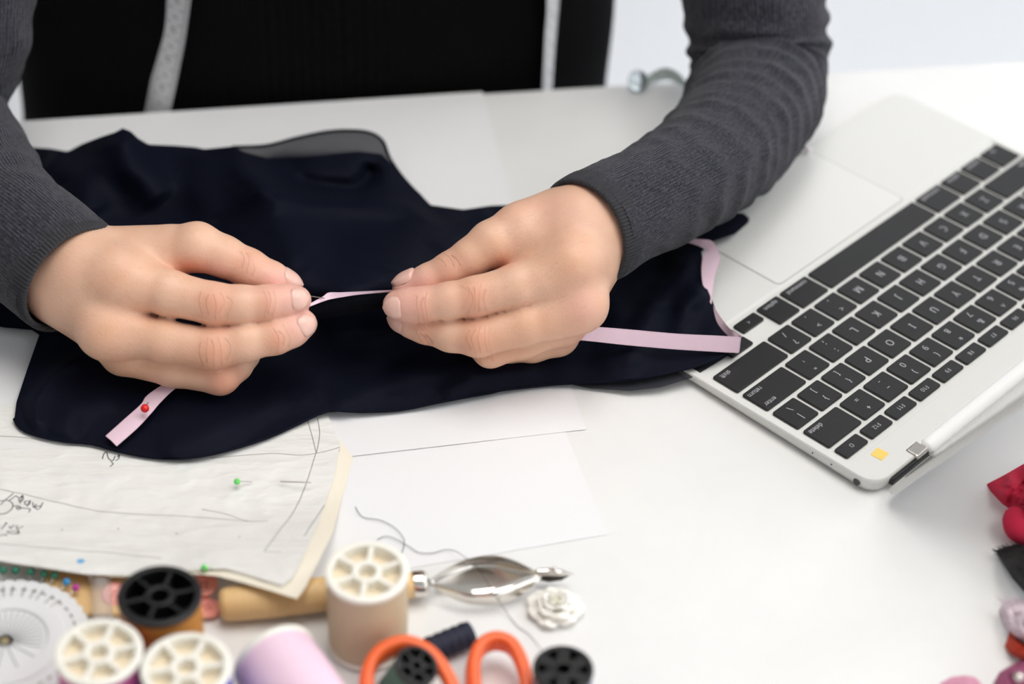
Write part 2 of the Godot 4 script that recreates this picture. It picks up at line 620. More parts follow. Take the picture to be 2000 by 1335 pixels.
func glass_pin(head: Array, shaft: Array, out: Array, m: Material, label: String, r_px := 6.0) -> void:
	var c := at(head[0], head[1], head[2])
	var o := thing("dressmaking_pin", c, label, "pin", "ball headed pins")
	var s := SphereMesh.new()
	s.radius = r_px * 0.00024
	s.height = s.radius * 2.0
	s.radial_segments = 20
	s.rings = 12
	part("pin_head", s, m, o)
	for run in [shaft, out]:
		if run.size():
			var pts := []
			if run == shaft:
				pts.append(Vector3.ZERO)
			for q in run:
				pts.append(at(q[0], q[1], q[2]) - c)
			part("shaft", tube(pts, [0.00026], 8), M.pin_steel, o)

# ---------------------------------------------------------------- laptop
const U := 0.01905
const V := 0.019

func laptop() -> void:
	var ux := Vector3(-0.683058, 0.0, 0.730364).normalized()
	var vx := Vector3(0.730218, 0.019996, 0.682921).normalized()
	var nx := ux.cross(vx)
	var o := thing("laptop", Vector3(0.280176, 0.007182, -0.177568), "open silver laptop with black keys beside the arm", "laptop")
	o.transform.basis = Basis(ux, nx, -vx)
	var alu := bump(tri(mat(Color(0.865, 0.865, 0.852), 0.42, 0.0), 30.0), M.fine, 0.002)
	var dark := mat(Color(0.035, 0.035, 0.038), 0.38)
	var key_m := bump(tri(mat(Color(0.052, 0.050, 0.050), 0.5), 60.0), M.fine, 0.002)
	var ink := mat(Color(0.72, 0.72, 0.74), 0.6)
	# base: outline in x (u) and z (-v)
	var x0 := -0.20 * U
	var x1 := 14.74 * U
	var zf := 4.36 * V
	var zb := -6.14 * V
	var cx := (x0 + x1) * 0.5
	var cz := (zf + zb) * 0.5
	var hx := (x1 - x0) * 0.5
	var hz := (zf - zb) * 0.5
	var thick := func(z: float) -> float: return lerpf(0.0051, 0.0090, (zf - z) / (zf - zb))
	var rows := []
	for s in [[0.004, 1.0], [0.0022, 0.93], [0.0008, 0.62], [0.0, 0.25], [0.0002, 0.09], [0.0007, 0.0]]:
		var loop := rounded_outline(hx - s[0], hz - s[0], 0.0105 - s[0], 0.0, 8)
		for i in loop.size():
			var p := loop[i] + Vector3(cx, 0, cz)
			loop[i] = Vector3(p.x, -thick.call(p.z) * s[1], p.z)
		rows.append(loop)
	var list := [skin(rows, true), fan(rows[0], Vector3.DOWN)]
	# deck: ring from the edge to the keyboard well
	var wx0 := 0.02 * U
	var wx1 := 14.52 * U
	var wzf := 0.66 * V
	var wzb := -5.2 * V
	var edge: PackedVector3Array = rows[-1]
	# corner exact well outline: clamp edge points, extra points at the corners
	var outer := PackedVector3Array()
	var inner := PackedVector3Array()
	for i in edge.size():
		var a := edge[i]
		var b := edge[(i + 1) % edge.size()]
		for k in 12:
			var p := a.lerp(b, k / 12.0)
			outer.append(p)
			inner.append(Vector3(clampf(p.x, wx0, wx1), 0, clampf(p.z, wzb, wzf)))
	var lip := PackedVector3Array()
	for p in inner:
		lip.append(Vector3(clampf(p.x, wx0 + 0.0006, wx1 - 0.0006), -0.0009, clampf(p.z, wzb + 0.0006, wzf - 0.0016)))
	list.append(skin([outer, inner], true))
	list.append(skin([inner, lip], true))
	part("base", join(list), alu, o)
	var well := alu
	part("keyboard_plate", rbox(Vector3(wx1 - wx0, 0.0004, wzf - wzb), 0.0001), well, o, place(Vector3((wx0 + wx1) * 0.5, -0.0012, (wzf + wzb) * 0.5)))
	# trackpad
	var tw := 5.75 * U
	var td := 3.5 * V
	part("trackpad", rbox(Vector3(tw, 0.0006, td), 0.00015, 2, 0.003), bump(tri(mat(Color(0.88, 0.88, 0.868), 0.36, 0.0), 30.0), M.fine, 0.001), o, place(Vector3(4.37 * U + tw * 0.5, 0.0, 0.69 * V + td * 0.5)))
	part("trackpad_gap", rbox(Vector3(tw + 0.0012, 0.0003, td + 0.0012), 0.0001, 1, 0.0034), mat(Color(0.66, 0.66, 0.65), 0.6), o, place(Vector3(4.37 * U + tw * 0.5, 0.0, 0.69 * V + td * 0.5)))
	# keys: rows of [width, legend, small upper legend]
	var rows_k := [
		[["fn", 1], ["control", 1], ["option", 1], ["command", 1.25], ["", 5], ["command", 1.25], ["option", 1]],
		[["shift", 2.25], ["Z", 1], ["X", 1], ["C", 1], ["V", 1], ["B", 1], ["N", 1], ["M", 1], ["<|,", 1], [">|.", 1], ["?|/", 1], ["shift", 2.25]],
		[["caps lock", 1.75], ["A", 1], ["S", 1], ["D", 1], ["F", 1], ["G", 1], ["H", 1], ["J", 1], ["K", 1], ["L", 1], [":|;", 1], ["\"|'", 1], ["enter|return", 1.75]],
		[["tab", 1.5], ["Q", 1], ["W", 1], ["E", 1], ["R", 1], ["T", 1], ["Y", 1], ["U", 1], ["I", 1], ["O", 1], ["P", 1], ["{|[", 1], ["}|]", 1], ["||\\", 1]],
		[["~|`", 1], ["!|1", 1], ["@|2", 1], ["#|3", 1], ["$|4", 1], ["%|5", 1], ["^|6", 1], ["&|7", 1], ["*|8", 1], ["(|9", 1], [")|0", 1], ["_|-", 1], ["+|=", 1], ["delete", 1.5]],
	]
	var meshes := {}
	var texts := {}
	for r in 5:
		var u := 0.0
		for k in rows_k[r]:
			key(o, (u + k[1] * 0.5) * U, -r * V, k[1] * U - 0.0025, V - 0.0027, k[0], key_m, ink, meshes, texts, false)
			u += k[1]
	# arrows
	key(o, 12.0 * U, 0.0040, U - 0.0025, V * 0.5 - 0.0018, "<", key_m, ink, meshes, texts, true)
	key(o, 13.0 * U, 0.0044, U - 0.0025, V * 0.5 - 0.0018, "v", key_m, ink, meshes, texts, true)
	key(o, 13.0 * U, -0.0044, U - 0.0025, V * 0.5 - 0.0018, "^", key_m, ink, meshes, texts, true)
	key(o, 14.0 * U, 0.0040, U - 0.0025, V * 0.5 - 0.0018, ">", key_m, ink, meshes, texts, true)
	for i in 14:
		var w := 14.5 / 14.0
		key(o, (i + 0.5) * w * U, -4.78 * V, w * U - 0.0027, V * 0.56 - 0.0025, "esc" if i == 0 else "O" if i == 13 else "F%d" % i, key_m, ink, meshes, texts, true)
	# sticker, jack and microphone holes on the side
	part("sticker", rbox(Vector3(0.0066, 0.0002, 0.0066), 0.00005, 1, 0.0006), mat(Color(0.97, 0.82, 0.42), 0.6), o, place(Vector3(13.72 * U, 0.0001, -5.47 * V), 0.1))
	var hole := CylinderMesh.new()
	hole.top_radius = 0.0019
	hole.bottom_radius = 0.0019
	hole.height = 0.0012
	part("headphone_jack", hole, mat(Color(0.12, 0.12, 0.12), 0.3), o, Transform3D(Basis(Vector3.BACK, PI * 0.5), Vector3(x1 - 0.0005, -0.0043, -5.55 * V)))
	for z in [-4.75, -4.15]:
		var dot := CylinderMesh.new()
		dot.top_radius = 0.0004
		dot.bottom_radius = 0.0004
		dot.height = 0.001
		part("microphone_hole", dot, dark, o, Transform3D(Basis(Vector3.BACK, PI * 0.5), Vector3(x1 - 0.0004, -0.0030, z * V)))
	# hinge and lid, opened by 125 degrees
	var hy := -0.0030
	var hinge_z := zb + 0.0022
	part("hinge_cover", tube([Vector3(1.9 * U, hy + 0.001, hinge_z - 0.0015), Vector3(12.55 * U, hy + 0.001, hinge_z - 0.0015)], [0.0044], 16), mat(Color(0.95, 0.95, 0.95), 0.3), o)
	for x in [1.55, 12.9]:
		part("hinge_block", rbox(Vector3(0.010, 0.0062, 0.0075), 0.0012, 3), M.chrome, o, place(Vector3(x * U, hy + 0.0005, hinge_z)))
	part("hinge_slot", rbox(Vector3(hx * 2.0 - 0.022, 0.0042, 0.003), 0.0008), dark, o, place(Vector3(cx, hy - 0.0008, zb - 0.0004)))
	var t := deg_to_rad(121.5)
	var up := Vector3(0, sin(t), cos(t))       # along the lid, away from the hinge (z front is +)
	var face := Vector3(0, -cos(t), sin(t))    # towards the user
	var lb := Basis(Vector3.RIGHT, up, Vector3.RIGHT.cross(up))
	if lb.z.dot(face) < 0:
		lb = Basis(Vector3.RIGHT, up, face)
	var lid_h := 0.194
	var mid := Vector3(cx, hy - 0.002, zb - 0.0040) + up * (lid_h * 0.5 + 0.001)
	var lid_t := Transform3D(Basis(Vector3.RIGHT, face, Vector3.RIGHT.cross(face)), mid)
	var lid := part("lid", rbox(Vector3(hx * 2.0, 0.0036, lid_h), 0.0012, 3, 0.0095), alu, o, lid_t)
	var glass_m := mat(Color(0.02, 0.02, 0.022), 0.06)
	glass_m.clearcoat_enabled = true
	glass_m.clearcoat = 1.0
	part("screen", rbox(Vector3(hx * 2.0 - 0.004, 0.0006, lid_h - 0.016), 0.0002, 1, 0.008), glass_m, lid, place(Vector3(0, 0.0018, 0.006 * signf(lid_t.basis.z.dot(up)))))

func key(o: Node3D, x: float, z: float, w: float, d: float, legend: String, m: Material, ink: Material, meshes: Dictionary, texts: Dictionary, small: bool) -> void:
	var id := "%d_%d" % [int(w * 1e5), int(d * 1e5)]
	if not meshes.has(id):
		meshes[id] = rbox(Vector3(w, 0.0012, d), 0.00035, 2, 0.0011)
	var k := part("key", meshes[id], m, o, place(Vector3(x, -0.0001, z)))
	if legend == "":
		return
	var bits := legend.split("|", false) if legend != "||\\" else PackedStringArray(["|", "\\"])
	var n := bits.size()
	for i in n:
		var s: String = bits[i]
		var size := 0.0042 if s.length() == 1 and n == 1 else 0.0034 if s.length() == 1 else 0.0025
		if small:
			size = 0.0022
		var tid := "%s_%d" % [s, int(size * 1e5)]
		if not texts.has(tid):
			var t := TextMesh.new()
			var f := SystemFont.new()
			f.font_names = PackedStringArray(["Droid Sans"])
			t.font = f
			t.font_size = 32
			t.text = s
			t.depth = 0.0001
			t.pixel_size = size / 23.0
			t.curve_step = 3.0
			texts[tid] = t
		var zz := 0.0
		var xx := 0.0
		if n == 2:
			zz = -d * 0.23 if i == 0 else d * 0.23
		if s.length() > 1 and not small:
			zz = d * 0.30 if n == 1 else (d * 0.30 if i == 1 else -d * 0.30)
			xx = 0.0
			if s in ["return", "enter", "delete"] or (s == "shift" and x > 0.15):
				xx = w * 0.5 - 0.0062
			elif s in ["tab", "caps lock"] or s == "shift":
				xx = -w * 0.5 + 0.0062
		part("legend", texts[tid], ink, k, Transform3D(Basis(Vector3.RIGHT, -PI * 0.5), Vector3(xx, 0.00064, zz)))

# ---------------------------------------------------------------- navy chiffon
# thin plate spline through (px, py, height) control points
var tps_p := []
var tps_w := PackedFloat64Array()

func tps_fit(c: Array, stiff := 0.0) -> void:
	tps_p = c
	var n := c.size()
	var m := n + 3
	var A := []
	for i in m:
		var row := PackedFloat64Array()
		row.resize(m + 1)
		A.append(row)
	for i in n:
		for j in n:
			A[i][j] = tps_k(Vector2(c[i].x - c[j].x, c[i].y - c[j].y) * 0.01)
		A[i][i] += stiff
		for k in 3:
			var q: float = [1.0, c[i].x * 0.01, c[i].y * 0.01][k]
			A[i][n + k] = q
			A[n + k][i] = q
		A[i][m] = c[i].z
	for i in m:
		var best := i
		for j in range(i + 1, m):
			if absf(A[j][i]) > absf(A[best][i]):
				best = j
		var s = A[i]
		A[i] = A[best]
		A[best] = s
		for j in range(i + 1, m):
			var f: float = A[j][i] / A[i][i]
			if f != 0.0:
				for k in range(i, m + 1):
					A[j][k] -= f * A[i][k]
	tps_w.resize(m)
	for i in range(m - 1, -1, -1):
		var v: float = A[i][m]
		for k in range(i + 1, m):
			v -= A[i][k] * tps_w[k]
		tps_w[i] = v / A[i][i]

func tps_k(d: Vector2) -> float:
	var r := d.length_squared()
	return 0.0 if r < 1e-9 else 0.5 * r * log(r)

func tps_at(px: float, py: float) -> float:
	var n := tps_p.size()
	var p := Vector2(px, py)
	var v := tps_w[n] + tps_w[n + 1] * px * 0.01 + tps_w[n + 2] * py * 0.01
	for i in n:
		var r := (p - Vector2(tps_p[i].x, tps_p[i].y)).length_squared() * 0.0001
		if r > 1e-9:
			v += tps_w[i] * 0.5 * r * log(r)
	return v

func v3(list: Array) -> Array:
	var out := []
	for i in range(0, list.size(), 3):
		out.append(Vector3(list[i], list[i + 1], list[i + 2]))
	return out

func cloth() -> void:
	var weave := Image.create(64, 64, false, Image.FORMAT_L8)
	for y in 64:
		for x in 64:
			var k := 0.5 + 0.25 * sin(TAU * x / 8.0) + 0.25 * sin(TAU * y / 8.0)
			weave.set_pixel(x, y, Color(k, k, k))
	var wt := ImageTexture.create_from_image(weave)
	var m := bump(tri(mat(Color(0.046, 0.058, 0.112), 0.66), 180.0), wt, 0.004)
	m.metallic_specular = 0.2
	m.rim_enabled = true
	m.rim = 0.1
	m.rim_tint = 0.9
	var sheer := mat(Color(0.085, 0.095, 0.14, 0.88), 0.75)
	sheer.transparency = BaseMaterial3D.TRANSPARENCY_ALPHA
	M.navy = m
	M.sheer = sheer
	var o := thing("chiffon_cloth", Vector3.ZERO, "dark navy chiffon cloth held in both hands and spread over the table", "cloth")
	tps_fit(v3([
		-40, 285, 3, -40, 450, 4, -40, 630, 3, 75, 655, 3, 50, 720, 3, 28, 800, 3,
		40, 290, 5, 130, 300, 8, 200, 268, 30, 240, 252, 34, 290, 285, 24, 400, 292, 20, 455, 288, 24, 520, 302, 12, 600, 296, 16, 700, 290, 19,
		300, 330, 22, 200, 330, 22, 120, 400, 8, 390, 340, 20, 250, 400, 9, 330, 420, 9, 456, 316, 30, 505, 352, 32, 550, 385, 32, 640, 392, 22, 760, 398, 16, 838, 404, 7,
		560, 335, 14, 640, 335, 17, 700, 330, 17, 760, 345, 15, 790, 372, 10, 905, 410, 4, 1000, 404, 4, 1150, 400, 6, 1300, 410, 8, 1465, 420, 5,
		430, 430, 16, 535, 430, 33, 560, 480, 39, 650, 440, 26, 760, 450, 22, 660, 500, 35, 850, 450, 16, 420, 510, 22, 600, 530, 46, 760, 510, 38, 900, 510, 20, 640, 566, 46, 720, 558, 48, 680, 585, 46, 560, 590, 36, 800, 575, 34,
		1000, 500, 12, 1100, 560, 10, 1200, 500, 14, 1345, 482, 16, 1300, 530, 9, 1260, 580, 9, 1330, 560, 16, 1280, 620, 13, 1240, 690, 10, 1340, 640, 10, 1400, 640, 14, 1440, 672, 12, 1200, 620, 9, 1150, 680, 7,
		620, 640, 12, 700, 635, 14, 780, 640, 12, 680, 680, 6, 560, 720, 6, 800, 720, 9, 900, 690, 12, 960, 735, 7, 1060, 740, 4, 1100, 710, 7,
		100, 700, 4, 110, 780, 7, 90, 835, 5, 200, 700, 6, 300, 800, 5, 170, 800, 4, 240, 860, 4, 330, 860, 5, 430, 820, 7, 500, 780, 4, 600, 770, 7, 750, 760, 4, 860, 740, 8,
		60, 848, 2, 180, 866, 2, 300, 893, 3, 440, 880, 4, 580, 828, 3, 700, 803, 3, 870, 780, 3, 1000, 760, 3, 1150, 757, 3, 1290, 755, 8, 1350, 738, 10,
	]), 0.02)
	var left := v2([-40, 284, -45, 450, -40, 625, 30, 622, 78, 650, 55, 715, 32, 785, 28, 818])
	var right := v2([1466, 417, 1462, 434, 1435, 456, 1392, 470, 1370, 490, 1380, 550, 1408, 632, 1445, 668])
	var top := v2([-40, 284, 40, 286, 100, 290, 132, 296, 160, 281, 200, 266, 225, 258, 240, 250, 255, 256, 270, 270, 290, 282, 340, 284, 380, 287, 400, 291, 450, 286, 456, 285, 475, 296, 520, 308, 600, 305, 700, 295, 745, 300, 765, 320, 790, 350, 820, 377, 840, 400, 905, 409, 960, 401, 1000, 400, 1100, 402, 1250, 405, 1400, 412, 1466, 417])
	var bottom := v2([28, 818, 40, 836, 70, 849, 120, 860, 180, 866, 230, 880, 300, 893, 370, 893, 440, 880, 520, 855, 580, 828, 640, 802, 700, 803, 780, 800, 870, 782, 960, 766, 980, 761, 1060, 752, 1110, 748, 1180, 745, 1250, 738, 1330, 722, 1400, 700, 1445, 672])
	var nz := FastNoiseLite.new()
	nz.seed = 21
	nz.frequency = 0.008
	# narrow folds: polyline, height mm, half width px on the light side and on the other
	var folds := [
		[v2([1352, 490, 1318, 540, 1275, 590, 1246, 650, 1222, 735]), 5.0, 24.0], [v2([1375, 560, 1340, 600, 1325, 680]), 4.0, 22.0], [v2([1180, 560, 1205, 620, 1190, 740]), 3.0, 28.0],
		[v2([70, 842, 66, 785, 110, 725, 170, 690]), 4.0, 15.0], [v2([120, 860, 150, 800, 230, 760]), 3.0, 30.0], [v2([90, 300, 150, 340, 180, 430]), 7.0, 38.0], [v2([240, 256, 262, 330, 320, 400]), 7.0, 40.0], [v2([400, 292, 385, 360, 420, 440]), 5.0, 40.0],
		[v2([456, 290, 478, 330, 508, 358, 548, 385, 620, 398, 740, 403, 835, 407]), 6.0, 22.0], [v2([500, 350, 545, 430, 590, 520]), 5.0, 36.0],
		[v2([550, 350, 630, 366, 690, 370, 718, 350, 730, 318]), -9.0, 19.0],
		[v2([840, 410, 800, 480, 770, 550]), 4.0, 40.0], [v2([960, 405, 900, 440, 860, 500]), 4.0, 34.0],
		[v2([640, 800, 720, 760, 830, 730, 960, 700]), 4.0, 26.0], [v2([300, 888, 430, 840, 560, 770]), 3.5, 30.0], [v2([860, 775, 930, 735, 1060, 715]), 4.0, 22.0],
	]
	var ridges := func(px: float, py: float) -> float:
		var q := Vector2(px, py)
		var sum := 0.0
		for f in folds:
			var line: Array = f[0]
			var best := 1e9
			var run := 0.0
			for i in line.size() - 1:
				var c := Geometry2D.get_closest_point_to_segment(q, line[i], line[i + 1])
				var d := q.distance_squared_to(c)
				if d < best:
					best = d
					var t: float = (i + line[i].distance_to(c) / line[i].distance_to(line[i + 1])) / (line.size() - 1.0)
					run = minf(1.0, 6.0 * minf(t, 1.0 - t) + 0.25)
			if best < f[2] * f[2] * 9.0:
				sum += f[1] * run * exp(-best / (f[2] * f[2]))
		return sum
	var h := func(px: float, py: float, u: float, v: float) -> float:
		var least := 1.6 + 2.2 * smoothstep(720.0, 640.0, px) * smoothstep(740.0, 800.0, py)
		return maxf(tps_at(px, py) + ridges.call(px, py), least) + 0.5 + 0.8 * nz.get_noise_2d(px * 0.7, py * 1.6)
	part("draped_sheet", skin(coons(left, right, top, bottom, 250, 120, h)), m, o)
	# single sheer layers that let the paper through
	var lay := func(l: Array, r: Array, t: Array, b: Array, nu: int, nv: int, up: float) -> void:
		part("sheer_layer", skin(coons(v2(l), v2(r), v2(t), v2(b), nu, nv, func(px, py, u, v): return maxf(tps_at(px, py), 1.4) * up + 0.3)), sheer, o)
	lay.call([455, 284, 458, 300], [745, 268, 768, 322], [455, 284, 520, 286, 580, 270, 640, 258, 690, 255, 720, 258, 745, 268], [458, 300, 520, 312, 600, 309, 700, 299, 745, 304, 768, 322], 40, 10, 0.9)
	lay.call([1070, 715, 1110, 749], [1432, 662, 1438, 684], [1070, 715, 1200, 690, 1432, 662], [1110, 749, 1150, 758, 1230, 763, 1290, 756, 1350, 738, 1400, 708, 1438, 684], 40, 10, 0.6)
	# rolled back fold behind: a loop of cloth standing up behind the pocket
	var fold := []
	for q in [[455, 287, 14], [520, 284, 15], [580, 269, 17], [640, 257, 19], [690, 255, 20], [725, 260, 20], [748, 276, 18], [762, 310, 13], [790, 350, 8], [838, 401, 3]]:
		fold.append(at(q[0], q[1], q[2]))
	part("rolled_hem", tube(smooth_path(fold, 6), [0.0009], 8), m, o)
	var hem := []
	for q in bottom:
		hem.append(at(q.x, q.y, h.call(q.x, q.y, 0.0, 0.0) - 0.3))
	part("rolled_hem", tube(smooth_path(hem, 3), [0.0008], 7), m, o)
	# the edge held between the fingers: a narrow ribbed band
	var ribs := Image.create(64, 8, false, Image.FORMAT_L8)
	for y in 8:
		for x in 64:
			var k := 0.5 + 0.5 * sin(TAU * x / 16.0)
			ribs.set_pixel(x, y, Color(k, k, k))
	var band_m := bump(mat(Color(0.042, 0.047, 0.07), 0.8), ImageTexture.create_from_image(ribs), 0.02)
	band_m.metallic_specular = 0.15
	band_m.uv1_scale = Vector3(28, 1, 1)
	var ta := v2([566, 614, 604, 598, 648, 583, 700, 574, 762, 569, 790, 570])
	var tb := v2([572, 634, 618, 624, 672, 615, 720, 607, 756, 600, 790, 600])
	var rows := []
	for j in 9:
		var row := PackedVector3Array()
		var v := j / 8.0
		for i in 41:
			var p := bez(ta, i / 40.0).lerp(bez(tb, i / 40.0), v)
			row.append(at(p.x, p.y, 51.0 - 9.0 * v + 1.2 * sin(v * PI)))
		rows.append(row)
	part("ribbed_edge", skin(rows), band_m, o)

# ---------------------------------------------------------------- distance field meshing
# bones: [a, ra, b, rb, chain]; chain 0 is the palm or trunk, others are separate chains that only blend with it.
func sd_bone(p: Vector3, a: Vector3, ab: Vector3, inv: float, ra: float, dr: float) -> float:
	var t := clampf((p - a).dot(ab) * inv, 0.0, 1.0)
	return (p - a - ab * t).length() - ra - dr * t

func smin(a: float, b: float, k: float) -> float:
	var h := maxf(k - absf(a - b), 0.0) / k
	return minf(a, b) - h * h * k * 0.25

# returns {verts, normals, index}
func field_mesh(bones: Array, cell: float, k_trunk: float, k_chain: float, k_join: float, k_cross: float) -> Dictionary:
	var lo := Vector3.INF
	var hi := -Vector3.INF
	var nb := bones.size()
	var A: Array[Vector3] = []
	var AB: Array[Vector3] = []
	var INV: Array[float] = []
	var RA: Array[float] = []
	var DR: Array[float] = []
	var CH: Array[int] = []
	var chains := 0
	for b in bones:
		var r: float = maxf(b[1], b[3]) + cell * 3.0
		lo = lo.min(b[0] - Vector3.ONE * r).min(b[2] - Vector3.ONE * r)
		hi = hi.max(b[0] + Vector3.ONE * r).max(b[2] + Vector3.ONE * r)
		var ab: Vector3 = b[2] - b[0]
		A.append(b[0])
		AB.append(ab)
		INV.append(1.0 / maxf(ab.length_squared(), 1e-12))
		RA.append(b[1])
		DR.append(b[3] - b[1])
		CH.append(b[4])
		chains = maxi(chains, b[4] + 1)
	const BS := 5
	var nx := int(ceil((hi.x - lo.x) / cell / BS)) * BS + 1
	var ny := int(ceil((hi.y - lo.y) / cell / BS)) * BS + 1
	var nz := int(ceil((hi.z - lo.z) / cell / BS)) * BS + 1
	var F := PackedFloat32Array()
	F.resize(nx * ny * nz)
	F.fill(999.0)
	var half := cell * BS * 0.5
	var diag := half * 1.7321
	var cd := PackedFloat32Array()
	cd.resize(chains)
	var used_cells := []
	for bz in (nz - 1) / BS:
		for by in (ny - 1) / BS:
			for bx in (nx - 1) / BS:
				var c := lo + Vector3(bx, by, bz) * (cell * BS) + Vector3.ONE * half
				var best := 1e9
				var ds := PackedFloat32Array()
				for i in nb:
					var d := sd_bone(c, A[i], AB[i], INV[i], RA[i], DR[i])
					ds.append(d)
					best = minf(best, d)
				if best > diag + k_trunk * 0.8 or best < -(diag + k_trunk + cell):
					continue
				var near: Array[int] = []
				for i in nb:
					if ds[i] < best + 2.0 * diag + k_trunk:
						near.append(i)
				used_cells.append(Vector3i(bx, by, bz))
				for z in range(bz * BS, bz * BS + BS + 1):
					for y in range(by * BS, by * BS + BS + 1):
						for x in range(bx * BS, bx * BS + BS + 1):
							var at_ := (z * ny + y) * nx + x
							if F[at_] < 900.0:
								continue
							var p := lo + Vector3(x, y, z) * cell
							cd.fill(1.0)
							for i in near:
								var t := clampf((p - A[i]).dot(AB[i]) * INV[i], 0.0, 1.0)
								var d := (p - A[i] - AB[i] * t).length() - RA[i] - DR[i] * t
								var ch := CH[i]
								var k := k_trunk if ch == 0 else k_chain
								var e := cd[ch]
								var hh := maxf(k - absf(d - e), 0.0) / k
								cd[ch] = minf(d, e) - hh * hh * k * 0.25
							var f := 1.0
							for ch in range(1, chains):
								f = smin(f, cd[ch], k_cross)
							F[at_] = smin(cd[0], f, k_join)
	# surface nets
	var vid := PackedInt32Array()
	vid.resize(nx * ny * nz)
	vid.fill(-1)
	var vs := PackedVector3Array()
	var sx := 1
	var sy := nx
	var sz := nx * ny
	var corner := [0, sx, sy, sx + sy, sz, sx + sz, sy + sz, sx + sy + sz]
	var edges := [[0, 1], [2, 3], [4, 5], [6, 7], [0, 2], [1, 3], [4, 6], [5, 7], [0, 4], [1, 5], [2, 6], [3, 7]]
	var offs := [Vector3(0, 0, 0), Vector3(1, 0, 0), Vector3(0, 1, 0), Vector3(1, 1, 0), Vector3(0, 0, 1), Vector3(1, 0, 1), Vector3(0, 1, 1), Vector3(1, 1, 1)]
	for b: Vector3i in used_cells:
		for z in range(b.z * BS, b.z * BS + BS):
			for y in range(b.y * BS, b.y * BS + BS):
				for x in range(b.x * BS, b.x * BS + BS):
					var at_ := (z * ny + y) * nx + x
					var neg := 0
					for k in 8:
						if F[at_ + corner[k]] < 0.0:
							neg += 1
					if neg == 0 or neg == 8:
						continue
					var sum := Vector3.ZERO
					var n := 0
					for e in edges:
						var fa := F[at_ + corner[e[0]]]
						var fb := F[at_ + corner[e[1]]]
						if (fa < 0.0) != (fb < 0.0):
							sum += offs[e[0]].lerp(offs[e[1]], fa / (fa - fb))
							n += 1
					vid[at_] = vs.size()
					vs.append(lo + (Vector3(x, y, z) + sum / n) * cell)
	var ix := PackedInt32Array()
	for b: Vector3i in used_cells:
		for z in range(b.z * BS, b.z * BS + BS):
			for y in range(b.y * BS, b.y * BS + BS):
				for x in range(b.x * BS, b.x * BS + BS):
					var at_ := (z * ny + y) * nx + x
					if vid[at_] < 0:
						continue
					var f0 := F[at_] < 0.0
					for ax in 3:
						var s: int = [sx, sy, sz][ax]
						var u: int = [sy, sz, sx][ax]
						var v: int = [sz, sx, sy][ax]
						if at_ - u - v < 0:
							continue
						if f0 != (F[at_ + s] < 0.0):
							var a := vid[at_]
							var c2 := vid[at_ - u]
							var d2 := vid[at_ - u - v]
							var e2 := vid[at_ - v]
							if a < 0 or c2 < 0 or d2 < 0 or e2 < 0:
								continue
							if f0:
								ix.append_array(PackedInt32Array([a, d2, c2, a, e2, d2]))
							else:
								ix.append_array(PackedInt32Array([a, c2, d2, a, d2, e2]))
	return {"v": vs, "i": ix}

func net_normals(vs: PackedVector3Array, ix: PackedInt32Array) -> PackedVector3Array:
	var ns := PackedVector3Array()
	ns.resize(vs.size())
	for t in range(0, ix.size(), 3):
		var n := (vs[ix[t + 2]] - vs[ix[t]]).cross(vs[ix[t + 1]] - vs[ix[t]])
		for k in 3:
			ns[ix[t + k]] += n
	for i in ns.size():
		ns[i] = ns[i].normalized()
	return ns

# a few rounds of Laplacian smoothing
func relax(vs: PackedVector3Array, ix: PackedInt32Array, rounds: int, share: float) -> PackedVector3Array:
	for r in rounds:
		var sum := PackedVector3Array()
		sum.resize(vs.size())
		var cnt := PackedInt32Array()
		cnt.resize(vs.size())
		for t in range(0, ix.size(), 3):
			for k in 3:
				var a := ix[t + k]
				var b := ix[t + (k + 1) % 3]
				sum[a] += vs[b]
				sum[b] += vs[a]
				cnt[a] += 1
				cnt[b] += 1
		for i in vs.size():
			if cnt[i]:
				vs[i] = vs[i].lerp(sum[i] / cnt[i], share)
	return vs

# ---------------------------------------------------------------- the person
var hand_depth := 0.0
# a pixel and a distance in mm behind the plane of the index finger's middle knuckle
func J(px: float, py: float, back := 0.0) -> Vector3:
	var d := EX * ((px - 1000.0) / FOCAL) - EY * ((py - 667.5) / FOCAL) - EZ
	return EYE + d * (hand_depth + back * 0.001)

func bone(list: Array, chain: int, a: Array, ra: float, b: Array, rb: float) -> void:
	list.append([J(a[0], a[1], a[2]), ra * 0.001, J(b[0], b[1], b[2]), rb * 0.001, chain])

# joints [px, py, back, radius mm] in a row
func finger(list: Array, chain: int, joints: Array) -> void:
	for i in joints.size() - 1:
		var a: Array = joints[i]
		var b: Array = joints[i + 1]
		bone(list, chain, a, a[3], b, b[3])

const TORSO := Vector3(-0.132, 0.0, -0.325)
const TORSO_SQUARE := 3.4
const TORSO_TURN := 0.169

func torso_radius(y: float) -> Vector2:
	# half width, half depth at height y
	var w := 0.185 + 0.014 * smoothstep(0.05, 0.25, y) - 0.10 * smoothstep(0.30, 0.43, y) + 0.012 * smoothstep(-0.05, -0.2, y)
	var d := 0.108 + 0.012 * smoothstep(0.05, 0.22, y) - 0.055 * smoothstep(0.30, 0.43, y) + 0.02 * smoothstep(-0.05, -0.2, y)
	return Vector2(w, d)

func torso_point(x: float, y: float, out := 0.0) -> Vector3:
	# front surface at local sideways x
	var r := torso_radius(y)
	var k := clampf(absf(x) / r.x, 0.0, 0.999)
	var z := r.y * pow(1.0 - pow(k, TORSO_SQUARE), 1.0 / TORSO_SQUARE) + out
	return TORSO + Vector3(0, y, 0) + Basis(Vector3.UP, TORSO_TURN) * Vector3(x, 0, z)

